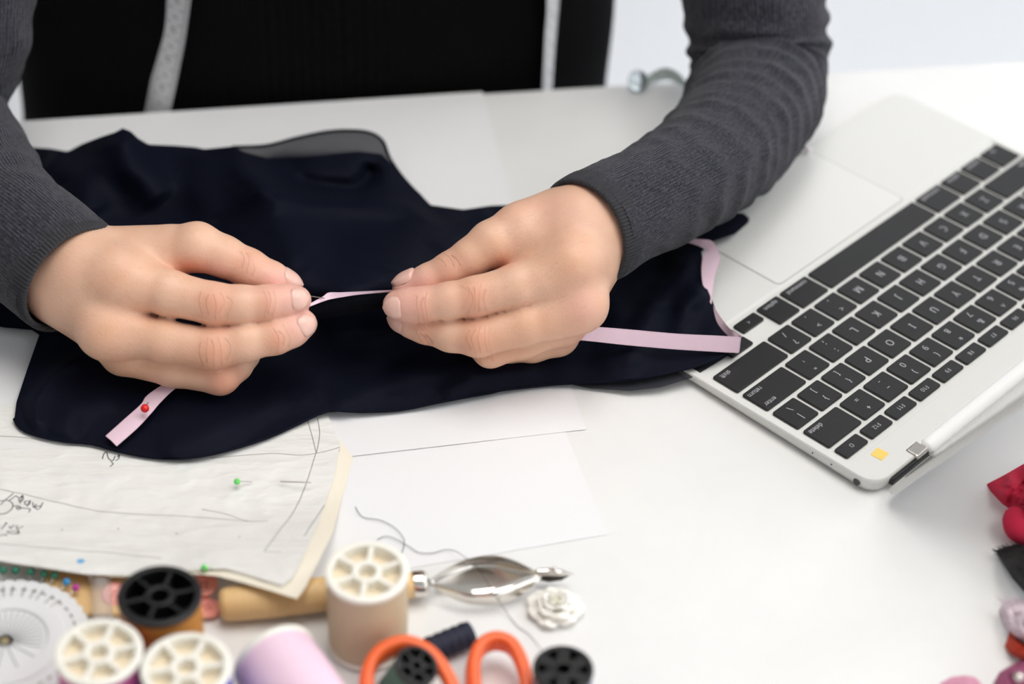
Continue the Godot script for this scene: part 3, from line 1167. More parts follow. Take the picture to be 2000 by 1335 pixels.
func knit_textures() -> Array:
	var n := 256
	var hgt := Image.create(n, n, false, Image.FORMAT_L8)
	var col := Image.create(n, n, false, Image.FORMAT_RGB8)
	var r := RandomNumberGenerator.new()
	r.seed = 11
	var tone := []
	for i in 16 * 16 * 2:
		tone.append(r.randf())
	var fz := FastNoiseLite.new()
	fz.seed = 4
	fz.frequency = 0.09
	var fuzz := fz.get_seamless_image(n, n)
	for y in n:
		for x in n:
			var rib := 0.5 + 0.5 * cos(TAU * x / 16.0)
			var within := fposmod(x / 16.0, 1.0) - 0.5
			var st := fposmod(y / 16.0 + absf(within) * 1.2, 1.0)
			var v := 0.62 * rib + 0.25 * sin(st * PI) + 0.25 * (fuzz.get_pixel(x, y).r - 0.5)
			hgt.set_pixel(x, y, Color(v, v, v))
			var id := (int(x / 16.0) * 16 + int(fposmod(y / 16.0 + absf(within) * 1.2, 16.0))) * 2 + (0 if within < 0 else 1)
			var t: float = 0.55 * tone[id % tone.size()] + 0.45 * fuzz.get_pixel(x, y).r
			col.set_pixel(x, y, Color(0.17, 0.17, 0.18).lerp(Color(0.43, 0.43, 0.455), t))
	return [ImageTexture.create_from_image(hgt), ImageTexture.create_from_image(col)]

# sleeve along centres [Vector3, radius m]; returns rows of rings with knit uv and folds
func sleeve_mesh(path: Array, folds: Array, seed_: int, ribs := 7) -> ArrayMesh:
	var pts := []
	var rad := []
	for q in path:
		pts.append(q[0])
		rad.append(q[1])
	pts = smooth_path(pts, 36)
	rad = smooth_path(rad, 36)
	var nz := FastNoiseLite.new()
	nz.seed = seed_
	nz.frequency = 1.0
	var rows := []
	var uvs := []
	var s := 0.0
	var seg := 96
	var side := Vector3.ZERO
	for i in pts.size():
		var t: Vector3 = (pts[mini(i + 1, pts.size() - 1)] - pts[maxi(i - 1, 0)]).normalized()
		if i == 0:
			side = t.cross(Vector3.UP).normalized()
		else:
			s += pts[i].distance_to(pts[i - 1])
		side = (side - t * side.dot(t)).normalized()
		var up := side.cross(t)
		var row := PackedVector3Array()
		var uv := PackedVector2Array()
		for k in seg:
			var a := TAU * k / seg
			var dir := side * cos(a) + up * sin(a)
			var d := 0.0
			for f in folds:
				# [where, reach, wavelength, height]
				var env := exp(-pow((s - f[0]) / f[1], 2.0))
				if env > 0.02:
					var ph := nz.get_noise_3d(dir.x * 0.55 + 3.0, dir.y * 0.55, dir.z * 0.55 + s * 4.0) * 5.0
					var w := sin(TAU * s / f[2] + ph)
					d += env * f[3] * (w + 0.35 * w * w) * (0.55 + 0.9 * nz.get_noise_3d(dir.x * 0.8, dir.y * 0.8 + 7.0, s * 9.0 + dir.z * 0.8))
			d += 0.0011 * nz.get_noise_3d(dir.x * 1.2, dir.y * 1.2 + s * 30.0, dir.z * 1.2)
			row.append(pts[i] + dir * (rad[i] + d))
			uv.append(Vector2(float(k) / seg * ribs, s / 0.026))
		uv.append(Vector2(ribs, s / 0.026))
		rows.append(row)
		uvs.append(uv)
	return skin(rows, true, uvs)

func cuff_at(path: Array) -> ArrayMesh:
	var p: Vector3 = path[0][0]
	var d: Vector3 = (path[1][0] - p).normalized()
	return cuff_mesh(p - d * 0.0050, p + d * 0.0065, path[0][1] - 0.0004, path[0][1] + 0.0006, Vector3.UP)

# ribbed end of a sleeve
func cuff_mesh(a: Vector3, b: Vector3, ra: float, rb: float, squash: Vector3) -> ArrayMesh:
	var t := (b - a).normalized()
	var side := t.cross(Vector3.UP).normalized()
	var up := side.cross(t)
	var rows := []
	var seg := 480
	for j in 12:
		var q: float = [0.25, 0.12, 0.03, 0.0, 0.03, 0.1, 0.22, 0.38, 0.55, 0.72, 0.87, 1.0][j]
		var off: float = [-0.0028, -0.0028, -0.0022, -0.0012, -0.0003, 0.0, 0.0, 0.0, 0.0, 0.0, 0.0, 0.0][j]
		var fade: float = [0.2, 0.4, 0.8, 1.0, 1.0, 1.0, 1.0, 1.0, 1.0, 0.8, 0.5, 0.25][j]
		var row := PackedVector3Array()
		for k in seg:
			var an := TAU * k / seg
			var r := lerpf(ra, rb, q) + off + 0.00042 * cos(an * 96.0) * fade
			row.append(a.lerp(b, q) + side * cos(an) * r + up * sin(an) * r)
		rows.append(row)
	return skin(rows, true)

func person() -> void:
	var o := thing("person", Vector3(TORSO.x, FLOOR_Y, TORSO.z), "person in dark knit sweater behind the table, sewing with both hands", "person")
	var home := Transform3D(Basis(), -o.position)
	# --- bones of the two hands
	var L := []
	hand_depth = -(at(418, 592, 56) - EYE).dot(EZ)
	# palm
	L.append([at(60, 478, 51), 0.019, at(112, 526, 50), 0.0195, 0])
	L.append([at(112, 526, 50), 0.0195, J(142, 548, 21), 0.0170, 0])
	bone(L, 0, [115, 562, 26], 16.5, [175, 590, 19], 15.5)
	bone(L, 0, [155, 507, 20], 16, [243, 545, 5], 11.6)
	bone(L, 0, [150, 547, 20], 16.5, [212, 640, 8], 11.4)
	bone(L, 0, [150, 570, 23], 15.5, [238, 684, 18], 10.8)
	bone(L, 0, [130, 577, 30], 13.5, [248, 684, 31], 10.2)
	bone(L, 0, [125, 545, 19], 16, [192, 546, 10], 12.8)
	bone(L, 0, [160, 530, 13], 15, [222, 585, 9], 11.5)
	bone(L, 0, [165, 520, 12], 14.5, [232, 540, 6], 11)
	bone(L, 0, [165, 505, 24], 16, [290, 498, 22], 13.5)
	bone(L, 0, [270, 520, 16], 10.5, [322, 522, 17], 9.0)
	bone(L, 0, [220, 600, 22], 14, [300, 640, 24], 11)
	bone(L, 0, [236, 548, 3], 10.2, [272, 558, 4], 9.8)
	bone(L, 0, [205, 645, 6], 10.4, [240, 655, 7], 9.8)
	bone(L, 0, [226, 534, 4.0], 11.0, [240, 544, 3.0], 10.8)
	bone(L, 0, [203, 648, 4.5], 10.6, [206, 649, 4.5], 10.6)
	finger(L, 1, [[243, 547, 4, 11.3], [330, 572, 2, 10.9], [418, 593, 0, 10.0], [470, 595, 0.5, 9.2], [522, 592, 2, 8.4], [556, 588, 4.5, 8.0], [580, 586, 6.5, 7.0]])
	finger(L, 2, [[212, 645, 7, 11.2], [320, 666, 4, 10.2], [417, 681, 2, 9.8], [478, 669, 2.5, 9.0], [538, 657, 4, 8.3], [570, 645, 6, 7.8], [592, 632, 8, 6.9]])
	finger(L, 3, [[243, 690, 18, 10.6], [340, 716, 16, 9.7], [430, 732, 14.5, 9.4], [458, 710, 21, 8.7], [474, 690, 28, 8.2], [450, 668, 38, 7.4]])
	finger(L, 4, [[252, 686, 32, 10.0], [315, 708, 32, 8.9], [372, 716, 31, 8.3], [405, 700, 37, 7.6], [395, 676, 44, 7.0]])
	finger(L, 5, [[250, 500, 26, 13.5], [330, 490, 19, 12.4], [385, 482, 14, 11.8], [436, 500, 14, 9.9], [485, 523, 15, 9.2], [530, 547, 17, 8.8], [562, 566, 19.5, 7.5]])
	var left_depth := hand_depth
	var R := []
	hand_depth = -(at(928, 578, 58) - EYE).dot(EZ)
	R.append([at(1240, 401, 66), 0.019, at(1176, 437, 70), 0.0195, 0])
	R.append([at(1176, 437, 70), 0.0195, J(1152, 455, 20), 0.0175, 0])
	bone(R, 0, [1166, 460, 25], 16.5, [1135, 500, 18], 15.5)
	bone(R, 0, [1128, 434, 18], 16, [1108, 520, 5], 12)
	bone(R, 0, [1146, 462, 19], 16.5, [1128, 590, 9], 11.2)
	bone(R, 0, [1155, 480, 23], 16, [1104, 626, 23], 10.6)
	bone(R, 0, [1165, 480, 30], 14, [1092, 650, 36], 10.0)
	bone(R, 0, [1118, 512, 0.5], 11.0, [1115, 514, 0.5], 11.0)
	bone(R, 0, [1140, 598, 7], 10.4, [1138, 599, 7], 10.4)
	bone(R, 0, [1125, 430, 22], 16.5, [1030, 448, 19], 14)
	bone(R, 0, [1050, 480, 17], 11, [1005, 505, 17], 9)
	bone(R, 0, [1120, 540, 22], 14, [1060, 590, 26], 11)
	bone(R, 0, [1115, 520, 2], 10.6, [1062, 546, 3], 10.8)
	bone(R, 0, [1130, 594, 7], 10.6, [1075, 622, 8], 10.0)
	finger(R, 1, [[1108, 523, 4, 11.6], [1010, 558, 1, 10.6], [928, 579, 0, 9.5], [876, 587, 0.5, 8.7], [826, 594, 2, 8.1], [798, 595, 4, 7.9], [776, 595, 6, 7.1]])
	finger(R, 2, [[1126, 596, 9, 11.2], [1025, 634, 5, 10.2], [934, 660, 4, 9.0], [880, 652, 8, 8.4], [830, 638, 12.5, 7.9], [805, 628, 15, 7.6], [785, 618, 17.5, 6.8]])
	finger(R, 3, [[1102, 630, 24, 10.6], [1025, 662, 21, 9.4], [958, 682, 19, 8.7], [935, 664, 27, 8.2], [925, 645, 35, 7.4]])
	finger(R, 4, [[1087, 657, 38, 10.0], [1040, 672, 37, 8.8], [990, 678, 37, 8.0], [978, 655, 43, 7.4]])
	finger(R, 5, [[1085, 425, 26, 14], [1010, 452, 18, 12.5], [960, 476, 14, 11.2], [920, 502, 13, 9.3], [880, 527, 14, 8.7], [838, 549, 16, 8.4], [795, 565, 19, 7.4]])
	var right_depth := hand_depth
	# --- arms, trunk and head under the clothes, in coarse cells
	var shoulder_r := Vector3(0.075, 0.315, -0.315)
	var shoulder_l := Vector3(-0.295, 0.315, -0.275)
	var elbow_r := Vector3(0.134, 0.044, -0.198)
	var elbow_l := at(-135, 225, 47)
	var B := []
	var head := TORSO + Vector3(0.03, 0.60, 0.05)
	hand_depth = left_depth
	B.append([at(60, 478, 51), 0.017, elbow_l, 0.024, 0])
	hand_depth = right_depth
	B.append([at(1240, 401, 64), 0.016, at(1400, 298, 48), 0.016, 0])
	B.append([at(1400, 298, 48), 0.016, elbow_r + Vector3(0.004, 0, 0.004), 0.017, 0])
	B.append([elbow_l, 0.018, at(-98, 0, 104), 0.022, 0])
	B.append([at(-98, 0, 104), 0.022, shoulder_l, 0.034, 0])
	B.append([elbow_r + Vector3(0.004, 0.0, 0.004), 0.017, shoulder_r, 0.034, 0])
	for s in [-0.085, 0.0, 0.085]:
		B.append([TORSO + Vector3(s, -0.20, 0), 0.065, TORSO + Vector3(s * 1.2, 0.27, 0), 0.065, 0])
	B.append([TORSO + Vector3(0, 0.30, 0), 0.06, head + Vector3(0, -0.05, -0.03), 0.055, 0])
	B.append([head + Vector3(0, 0.02, -0.02), 0.078, head + Vector3(0, -0.06, 0.035), 0.055, 0])
	B.append([head + Vector3(0, -0.005, 0.07), 0.010, head + Vector3(0, -0.035, 0.098), 0.013, 0])
	for s in [-1.0, 1.0]:
		B.append([head + Vector3(s * 0.078, 0.0, 0), 0.012, head + Vector3(s * 0.074, -0.04, 0.008), 0.009, 0])
		# thighs on the chair, shins to the floor, feet
		var hip := TORSO + Vector3(s * 0.09, -0.22, 0.0)
		var knee := hip + Vector3(s * 0.05, 0.02, 0.40)
		var ankle := Vector3(knee.x, FLOOR_Y + 0.08, knee.z - 0.03)
		B.append([hip, 0.075, knee, 0.052, 0])
		B.append([knee, 0.052, ankle, 0.034, 0])
		B.append([ankle + Vector3(0, -0.04, 0), 0.034, ankle + Vector3(0, -0.045, 0.14), 0.03, 0])
	var body := []
	var tex := {}
	body.append(limb(L, 0.00115, 0, left_depth))
	body.append(limb(R, 0.00115, 1, right_depth))
	var coarse := field_mesh(B, 0.012, 0.025, 0.02, 0.02, 0.01)
	var cv: PackedVector3Array = coarse.v
	var cu := PackedVector2Array()
	for p in cv:
		cu.append(Vector2(0.02, 0.98))
	var all := ArrayMesh.new()
	var skin_l := skin_material(left_depth, false)
	var skin_r := skin_material(right_depth, true)
	for i in 3:
		var src: ArrayMesh = body[i] if i < 2 else arrays(cv, net_normals(cv, coarse.i), cu, coarse.i)
		all.add_surface_from_arrays(Mesh.PRIMITIVE_TRIANGLES, src.surface_get_arrays(0))
		all.surface_set_material(i, [skin_l, skin_r, skin_l][i])
	var bm := MeshInstance3D.new()
	bm.name = "body"
	bm.mesh = all
	o.add_child(bm)
	bm.transform = home
	nails(bm, left_depth, [[[562, 588, 4.8], [601, 585, 7.0], 8.0, Vector3(0.12, 0.12, 1.0)], [[576, 643, 6.5], [609, 622, 9], 7.8, Vector3(0.3, -0.12, 1.0)], [[536, 550, 17.3], [580, 576, 20], 8.7, Vector3(0.45, 0.85, 0.35)]])
	nails(bm, right_depth, [[[796, 596, 4.2], [754, 596, 7.0], 7.9, Vector3(-0.25, -0.22, 1.0)], [[805, 628, 15], [767, 609, 19], 7.6, Vector3(-0.3, -0.65, 0.7)], [[822, 553, 16.8], [773, 571, 20], 8.1, Vector3(-0.1, 0.95, 0.40)]])
	# --- clothes
	var kt := knit_textures()
	var knit := mat(Color(0.76, 0.76, 0.80), 0.9)
	knit.albedo_texture = kt[1]
	bump(knit, kt[0], 0.08)
	knit.rim_enabled = true
	knit.rim = 0.35
	knit.rim_tint = 0.3
	knit.metallic_specular = 0.2
	var black_knit := knit.duplicate() as StandardMaterial3D
	black_knit.albedo_color = Color(0.17, 0.17, 0.18)
	black_knit.rim = 0.08
	var rows := []
	var uvs := []
	for j in 61:
		var y := lerpf(-0.24, 0.43, j / 60.0)
		var r := torso_radius(y)
		var row := PackedVector3Array()
		var uv := PackedVector2Array()
		for k in 96:
			var a := TAU * k / 96
			var c := Vector2(signf(cos(a)) * pow(absf(cos(a)), 2.0 / TORSO_SQUARE), signf(sin(a)) * pow(absf(sin(a)), 2.0 / TORSO_SQUARE))
			var w := 0.0012 * sin(y * 46.0 + 2.0 * sin(a * 2.0)) * smoothstep(0.3, -0.1, y)
			row.append(TORSO + Vector3(0, y, 0) + Basis(Vector3.UP, TORSO_TURN) * Vector3(c.x * (r.x + w), 0, c.y * (r.y + w)))
			uv.append(Vector2(36.0 * k / 96, y / 0.026))
		uv.append(Vector2(36.0, y / 0.026))
		rows.append(row)
		uvs.append(uv)
	var sweater := part("sweater", skin(rows, true, uvs), black_knit, o, home)
	# sleeves follow their outlines in the photo
	var rs := []
	for q in [[1152, 447, 70.3, 28.0], [1232, 405, 67, 27.8], [1325, 358, 58, 29.2], [1400, 298, 50, 31.8], [1460, 225, 45, 35.3]]:
		rs.append([at(q[0], q[1], q[2]), q[3] * 0.001])
	rs.append([Vector3(0.134, 0.046, -0.190), 0.0385])
	rs.append([Vector3(0.129, 0.083, -0.214), 0.0405])
	rs.append([Vector3(0.118, 0.150, -0.245), 0.0420])
	rs.append([Vector3(0.095, 0.240, -0.285), 0.0470])
	rs.append([shoulder_r, 0.055])
	rs.append([shoulder_r + Vector3(-0.06, 0.03, -0.005), 0.055])
	part("sleeve", sleeve_mesh(rs, [[0.175, 0.05, 0.0125, 0.0024], [0.225, 0.035, 0.017, 0.0015], [0.10, 0.06, 0.022, 0.0014]], 5), knit, sweater)
	var ls := []
	for q in [[133, 536, 51.5, 30.6], [74, 486, 54, 31.5], [-2, 424, 51, 32.5]]:
		ls.append([at(q[0], q[1], q[2]), q[3] * 0.001])
	ls.append([elbow_l + Vector3(0.027, 0.001, 0.042), 0.0345])
	ls.append([elbow_l + Vector3(0, 0.005, 0), 0.038])
	ls.append([at(-112, 110, 72), 0.0415])
	ls.append([at(-98, 0, 104), 0.0440])
	ls.append([at(-98, 0, 104).lerp(shoulder_l, 0.5), 0.046])
	ls.append([shoulder_l, 0.055])
	ls.append([shoulder_l + Vector3(0.06, 0.03, 0), 0.055])
	part("sleeve", sleeve_mesh(ls, [[0.10, 0.06, 0.028, 0.0012], [0.19, 0.05, 0.02, 0.002]], 8), knit, sweater)
	var cuff_m := knit.duplicate() as StandardMaterial3D
	cuff_m.albedo_texture = null
	cuff_m.heightmap_enabled = false
	cuff_m.albedo_color = Color(0.235, 0.235, 0.25)
	bump(tri(cuff_m, 120.0), M.fine, 0.02)
	part("cuff", cuff_at(rs), cuff_m, sweater)
	part("cuff", cuff_at(ls), cuff_m, sweater)
	# trousers and shoes, hair and eyes: out of the picture, kept plain
	var T := []
	for s in [-1.0, 1.0]:
		var hip := TORSO + Vector3(s * 0.09, -0.22, 0.0)
		var knee := hip + Vector3(s * 0.05, 0.02, 0.40)
		T.append([hip, 0.09, knee, 0.062, 0])
		T.append([knee, 0.062, Vector3(knee.x, FLOOR_Y + 0.12, knee.z - 0.03), 0.05, 0])
	T.append([TORSO + Vector3(-0.07, -0.2, 0), 0.11, TORSO + Vector3(0.07, -0.2, 0), 0.11, 0])
	var tr := field_mesh(T, 0.014, 0.05, 0.02, 0.02, 0.01)
	part("trousers", arrays(tr.v, net_normals(tr.v, tr.i), PackedVector2Array(), tr.i), mat(Color(0.08, 0.08, 0.09), 0.9), o, home)
	for s in [-1.0, 1.0]:
		var foot := Vector3(TORSO.x + s * 0.14, FLOOR_Y + 0.04, TORSO.z + 0.37)
		var sh := field_mesh([[foot, 0.042, foot + Vector3(0, -0.005, 0.15), 0.037, 0]], 0.01, 0.02, 0.02, 0.02, 0.01)
		part("shoe", arrays(sh.v, net_normals(sh.v, sh.i), PackedVector2Array(), sh.i), mat(Color(0.1, 0.1, 0.1), 0.5), o, home)
		part("eye", lathe([Vector2(0.0001, -0.011), Vector2(0.008, -0.0075), Vector2(0.011, 0), Vector2(0.008, 0.0075), Vector2(0.0001, 0.011)], 16), mat(Color(0.2, 0.15, 0.12), 0.2), o, home * place(head + Vector3(s * 0.031, 0.005, 0.062)))
	var hr := field_mesh([[head + Vector3(0, 0.04, -0.03), 0.088, head + Vector3(0, -0.10, -0.07), 0.06, 0], [head + Vector3(-0.05, 0.06, 0.02), 0.045, head + Vector3(0.05, 0.06, 0.02), 0.045, 0]], 0.01, 0.03, 0.02, 0.02, 0.01)
	part("hair", arrays(hr.v, net_normals(hr.v, hr.i), PackedVector2Array(), hr.i), mat(Color(0.09, 0.07, 0.06), 0.6), o, home)
	chair()
	tape()

func chair() -> void:
	var base := Vector3(TORSO.x, FLOOR_Y, TORSO.z)
	var o := thing("chair", base, "dark chair the person sits on", "chair")
	o.rotation.y = TORSO_TURN
	var m := mat(Color(0.09, 0.09, 0.1), 0.6)
	part("seat", rbox(Vector3(0.42, 0.05, 0.42), 0.02, 3, 0.05), m, o, place(Vector3(0, 0.405, 0.02)))
	for sx in [-1, 1]:
		for sz in [-1, 1]:
			part("leg", tube([Vector3(sx * 0.17, 0.385, sz * 0.17 + 0.02), Vector3(sx * 0.19, 0.006, sz * 0.19 + 0.02)], [0.011], 12), M.steel_leg, o)
	part("backrest", rbox(Vector3(0.40, 0.30, 0.03), 0.012, 3), m, o, place(Vector3(0, 0.72, -0.195)))
	for sx in [-1, 1]:
		part("post", tube([Vector3(sx * 0.16, 0.40, -0.185), Vector3(sx * 0.16, 0.72, -0.20)], [0.01], 10), M.steel_leg, o)

func tape() -> void:
	# hangs round the neck, both ends over the front of the sweater
	var mids := []
	for y in [-0.14, -0.06, 0.0, 0.03, 0.06, 0.12, 0.20, 0.28, 0.34, 0.39]:
		mids.append(torso_point(-0.098 + 0.03 * tanh(y / 0.12), y, 0.004))
	for x in [-0.055, 0.0, 0.055]:
		mids.append(TORSO + Vector3(x, 0.425, -0.055 + 0.03 * absf(x) / 0.055))
	for y in [0.39, 0.34, 0.28, 0.20, 0.12, 0.06, 0.03, 0.0, -0.06, -0.14]:
		mids.append(torso_point(lerpf(0.134, 0.055, smoothstep(0.06, 0.4, y)), y, 0.004))
	mids = smooth_path(mids, 6)
	var a := []
	var b := []
	var uv := [PackedVector2Array(), PackedVector2Array()]
	var s := 0.0
	for i in mids.size():
		var t: Vector3 = (mids[mini(i + 1, mids.size() - 1)] - mids[maxi(i - 1, 0)]).normalized()
		var out: Vector3 = mids[i] - TORSO
		out.y = 0.0
		if i:
			s += mids[i].distance_to(mids[i - 1])
		var w := t.cross(out.normalized()).normalized() * 0.0086
		a.append(mids[i] - w)
		b.append(mids[i] + w)
		uv[0].append(Vector2(s / 0.1, 0.0))
		uv[1].append(Vector2(s / 0.1, 1.0))
	var im := Image.create(512, 96, false, Image.FORMAT_RGB8)
	im.fill(Color(0.95, 0.95, 0.96))
	for k in 50:
		var x := int(k * 512.0 / 50.0)
		var len := 34 if k % 5 == 0 else 20
		im.fill_rect(Rect2i(x, 0, 3, len), Color(0.5, 0.5, 0.52))
		im.fill_rect(Rect2i(x, 96 - len, 3, len), Color(0.5, 0.5, 0.52))
	for k in 10:
		# small numerals, each a few strokes
		var x0 := int((k + 0.5) * 51.2)
		im.fill_rect(Rect2i(x0 - 3, 38, 3, 20), Color(0.4, 0.4, 0.42))
		if k % 2:
			im.fill_rect(Rect2i(x0 + 4, 38, 9, 3), Color(0.4, 0.4, 0.42))
			im.fill_rect(Rect2i(x0 + 10, 38, 3, 20), Color(0.4, 0.4, 0.42))
	var m := mat(Color.WHITE, 0.5)
	m.albedo_texture = ImageTexture.create_from_image(im)
	solo("tape_measure", skin([a, b], false, uv), m, "white tape measure hanging round the person's neck over the sweater", "tape measure")

# ---------------------------------------------------------------- skin
const DORSAL := Vector3(0.0, 0.80, 0.60)

func hand_uv(p: Vector3, right: bool) -> Vector2:
	var e2 := DORSAL.cross(Vector3.RIGHT).normalized()
	var o := Vector2(-0.055, 0.0) if right else Vector2(-0.262, 0.0)
	var q := Vector2(p.x - o.x, p.dot(-e2))
	if right:
		q.x = p.x + 0.075
	return Vector2(q.x / 0.18, (q.y + 0.13) / 0.18)

func limb(bones: Array, cell: float, which: int, depth: float) -> ArrayMesh:
	var f := field_mesh(bones, cell, 0.0090, 0.003, 0.0045, 0.0002)
	var vs := relax(f.v, f.i, 1, 0.45)
	var uv := PackedVector2Array()
	for p in vs:
		uv.append(hand_uv(p, which == 1))
	return arrays(vs, net_normals(vs, f.i), uv, f.i)

func nails(parent: Node, depth: float, list: Array) -> void:
	hand_depth = depth
	var m := mat(Color(0.925, 0.745, 0.690), 0.25)
	m.clearcoat_enabled = true
	m.clearcoat = 0.3
	m.subsurf_scatter_enabled = true
	m.subsurf_scatter_strength = 0.1
	for e in list:
		var a := J(e[0][0], e[0][1], e[0][2])
		var b := J(e[1][0], e[1][1], e[1][2])
		var dir := (b - a).normalized()
		var r: float = e[2] * 0.001
		# which way the nail faces, in the axes of the view
		var want: Vector3 = EX * e[3].x + EY * e[3].y + EZ * e[3].z
		var n := (want - dir * want.dot(dir)).normalized()
		var side := dir.cross(n)
		var rows := []
		for j in 11:
			var v := j / 10.0
			var row := PackedVector3Array()
			for i in 11:
				var u := i / 5.0 - 1.0
				# superellipse outline: round root, flatter free edge
				var y := -1.0 + 2.0 * v
				var w := pow(1.0 - pow(absf(y), 3.2) * 0.98, 1.0 / 2.2)
				var ang := u * w * 0.88
				var lift := r + 0.00075 - 0.0013 * pow(absf(u), 6.0) - 0.0010 * pow(clampf((-y - 0.7) / 0.3, 0.0, 1.0), 2.0)
				var along_ := v
				var c := a.lerp(b, along_)
				var drop := 0.0008 * v * v + 0.0022 * pow(clampf((v - 0.45) / 0.55, 0.0, 1.0), 2.0)
				row.append(c + (n * cos(ang) + side * sin(ang)) * (lift - drop) )
			rows.append(row)
		part("fingernail", skin(rows), m, parent)

func skin_material(depth: float, right: bool) -> StandardMaterial3D:
	hand_depth = depth
	var n := 1024
	var col := Image.create(n, n, false, Image.FORMAT_RGB8)
	var hgt := Image.create(n, n, false, Image.FORMAT_RF)
	var f1 := FastNoiseLite.new()
	f1.seed = 31 if right else 30
	f1.frequency = 0.012
	f1.fractal_octaves = 4
	var a := f1.get_image(n, n)
	var f2 := FastNoiseLite.new()
	f2.seed = 5
	f2.noise_type = FastNoiseLite.TYPE_CELLULAR
	f2.cellular_return_type = FastNoiseLite.RETURN_DISTANCE
	f2.frequency = 0.16
	var b := f2.get_image(n, n)
	for y in n:
		for x in n:
			var k := a.get_pixel(x, y).r
			var c := b.get_pixel(x, y).r
			col.set_pixel(x, y, Color(0.908, 0.742, 0.640).lerp(Color(0.888, 0.702, 0.596), k))
			hgt.set_pixel(x, y, Color(0.5 + 0.05 * (c - 0.5) + 0.04 * (k - 0.5), 0, 0))
	var red := Color(0.86, 0.56, 0.46)
	var pink := Color(0.93, 0.70, 0.65)
	var warm := Color(0.83, 0.60, 0.46)
	# [px, py, back, rx, ry, colour, strength]: knuckles are redder, finger ends pinker
	var blots := []
	var creases := []
	if right:
		blots = [[928, 579, -9, 34, 40, red, 0.45], [826, 594, -8, 20, 34, red, 0.30], [934, 660, -8, 40, 34, red, 0.40], [828, 640, -4, 22, 32, red, 0.35], [780, 595, -6, 50, 50, pink, 0.75], [800, 550, 8, 70, 40, pink, 0.85], [880, 520, 5, 40, 34, red, 0.25], [1110, 515, -10, 50, 50, warm, 0.30], [1135, 600, -8, 40, 40, pink, 0.55], [1060, 640, 0, 80, 30, warm, 0.30], [1000, 690, 5, 90, 30, warm, 0.35], [960, 490, 5, 60, 30, warm, 0.25], [1090, 400, 0, 60, 40, pink, 0.30], [985, 515, 6, 26, 18, red, 0.5]]
		for k in 5:
			creases.append([900 + k * 12, 556 + 2 * absf(k - 2), 902 + k * 12 + 5 * (2 - k), 580, 900 + k * 12, 606 - 2 * absf(k - 2), 1.6, -9])
		for k in 3:
			creases.append([816 + k * 9, 572, 812 + k * 9, 594, 818 + k * 9, 618, 1.5, -8])
			creases.append([852 + k * 13, 500 + k * -5, 862 + k * 13, 510 - k * 5, 872 + k * 13, 526 - k * 5, 1.6, 4])
			creases.append([812 + k * 10, 644 + k * 3, 818 + k * 10, 656 + k * 3, 826 + k * 10, 664 + k * 3, 1.4, 0])
		for k in 5:
			creases.append([915 + k * 11, 640, 908 + k * 12, 662, 918 + k * 11, 684, 1.5, -6])
	else:
		blots = [[418, 592, -10, 36, 42, red, 0.50], [522, 590, -8, 20, 36, red, 0.38], [417, 684, -8, 40, 36, red, 0.45], [540, 664, -5, 22, 32, red, 0.42], [580, 585, -4, 52, 46, pink, 0.75], [592, 636, -2, 44, 40, pink, 0.75], [436, 746, 0, 38, 30, red, 0.60], [480, 505, 4, 38, 32, red, 0.30], [555, 550, 10, 60, 40, pink, 0.85], [232, 540, -10, 46, 46, warm, 0.25], [205, 650, -6, 44, 40, warm, 0.30], [300, 640, 0, 60, 40, warm, 0.20], [350, 705, -4, 90, 24, warm, 0.30], [240, 720, 4, 60, 24, warm, 0.35], [378, 522, 6, 40, 14, red, 0.75], [430, 530, 8, 40, 20, pink, 0.5]]
		for k in 5:
			creases.append([392 + k * 12, 568 + 2 * absf(k - 2), 394 + k * 12 + 5 * (k - 2), 592, 392 + k * 12, 618 - 2 * absf(k - 2), 1.6, -10])
			creases.append([390 + k * 12, 660 + 2 * absf(k - 2), 392 + k * 12 + 4 * (k - 2), 683, 392 + k * 12, 706 - 2 * absf(k - 2), 1.6, -8])
		for k in 3:
			creases.append([515 + k * 9, 566, 519 + k * 9, 590, 513 + k * 9, 614, 1.5, -8])
			creases.append([534 + k * 9, 646 - k * 4, 544 + k * 9, 664 - k * 4, 540 + k * 9, 680 - k * 4, 1.5, -5])
			creases.append([466 + k * 11, 482 + k * 6, 474 + k * 12, 500 + k * 7, 470 + k * 10, 520 + k * 6, 1.6, 5])
	var shake := RandomNumberGenerator.new()
	shake.seed = 77
	for e in blots:
		blot(col, hand_uv(J(e[0], e[1], e[2]), right), e[3] * 0.000254 / 0.18, e[4] * 0.000254 / 0.18, e[5], e[6])
	for c in creases:
		var jit := func() -> Vector2: return Vector2(shake.randf_range(-3.0, 3.0), shake.randf_range(-7.0, 7.0))
		var c0: Vector2 = Vector2(c[0], c[1]) + jit.call()
		var c1: Vector2 = Vector2(c[2], c[3]) + jit.call()
		var c2: Vector2 = Vector2(c[4], c[5]) + jit.call()
		crease(col, hgt, [hand_uv(J(c0.x, c0.y, c[7]), right), hand_uv(J(c1.x, c1.y, c[7]), right), hand_uv(J(c2.x, c2.y, c[7]), right)], c[6] * shake.randf_range(0.6, 1.0))
	# fine hairs on the back of the hand and the first finger bones
	var r := RandomNumberGenerator.new()
	r.seed = 5
	for k in 420:
		var px := r.randf_range(960, 1150) if right else r.randf_range(110, 400)
		var py := r.randf_range(400, 640) if right else r.randf_range(460, 720)
		var q := hand_uv(J(px, py, 0), right)
		var dir := Vector2(-1.0 if right else 1.0, r.randf_range(0.1, 0.9)).normalized() * r.randf_range(0.008, 0.018)
		hair_line(col, q, q + dir, 0.075)
	var m := mat(Color.WHITE, 0.43)
	m.albedo_texture = ImageTexture.create_from_image(col)
	m.texture_repeat = false
	bump(m, ImageTexture.create_from_image(hgt), 0.16)
	m.subsurf_scatter_enabled = true
	m.subsurf_scatter_strength = 0.12
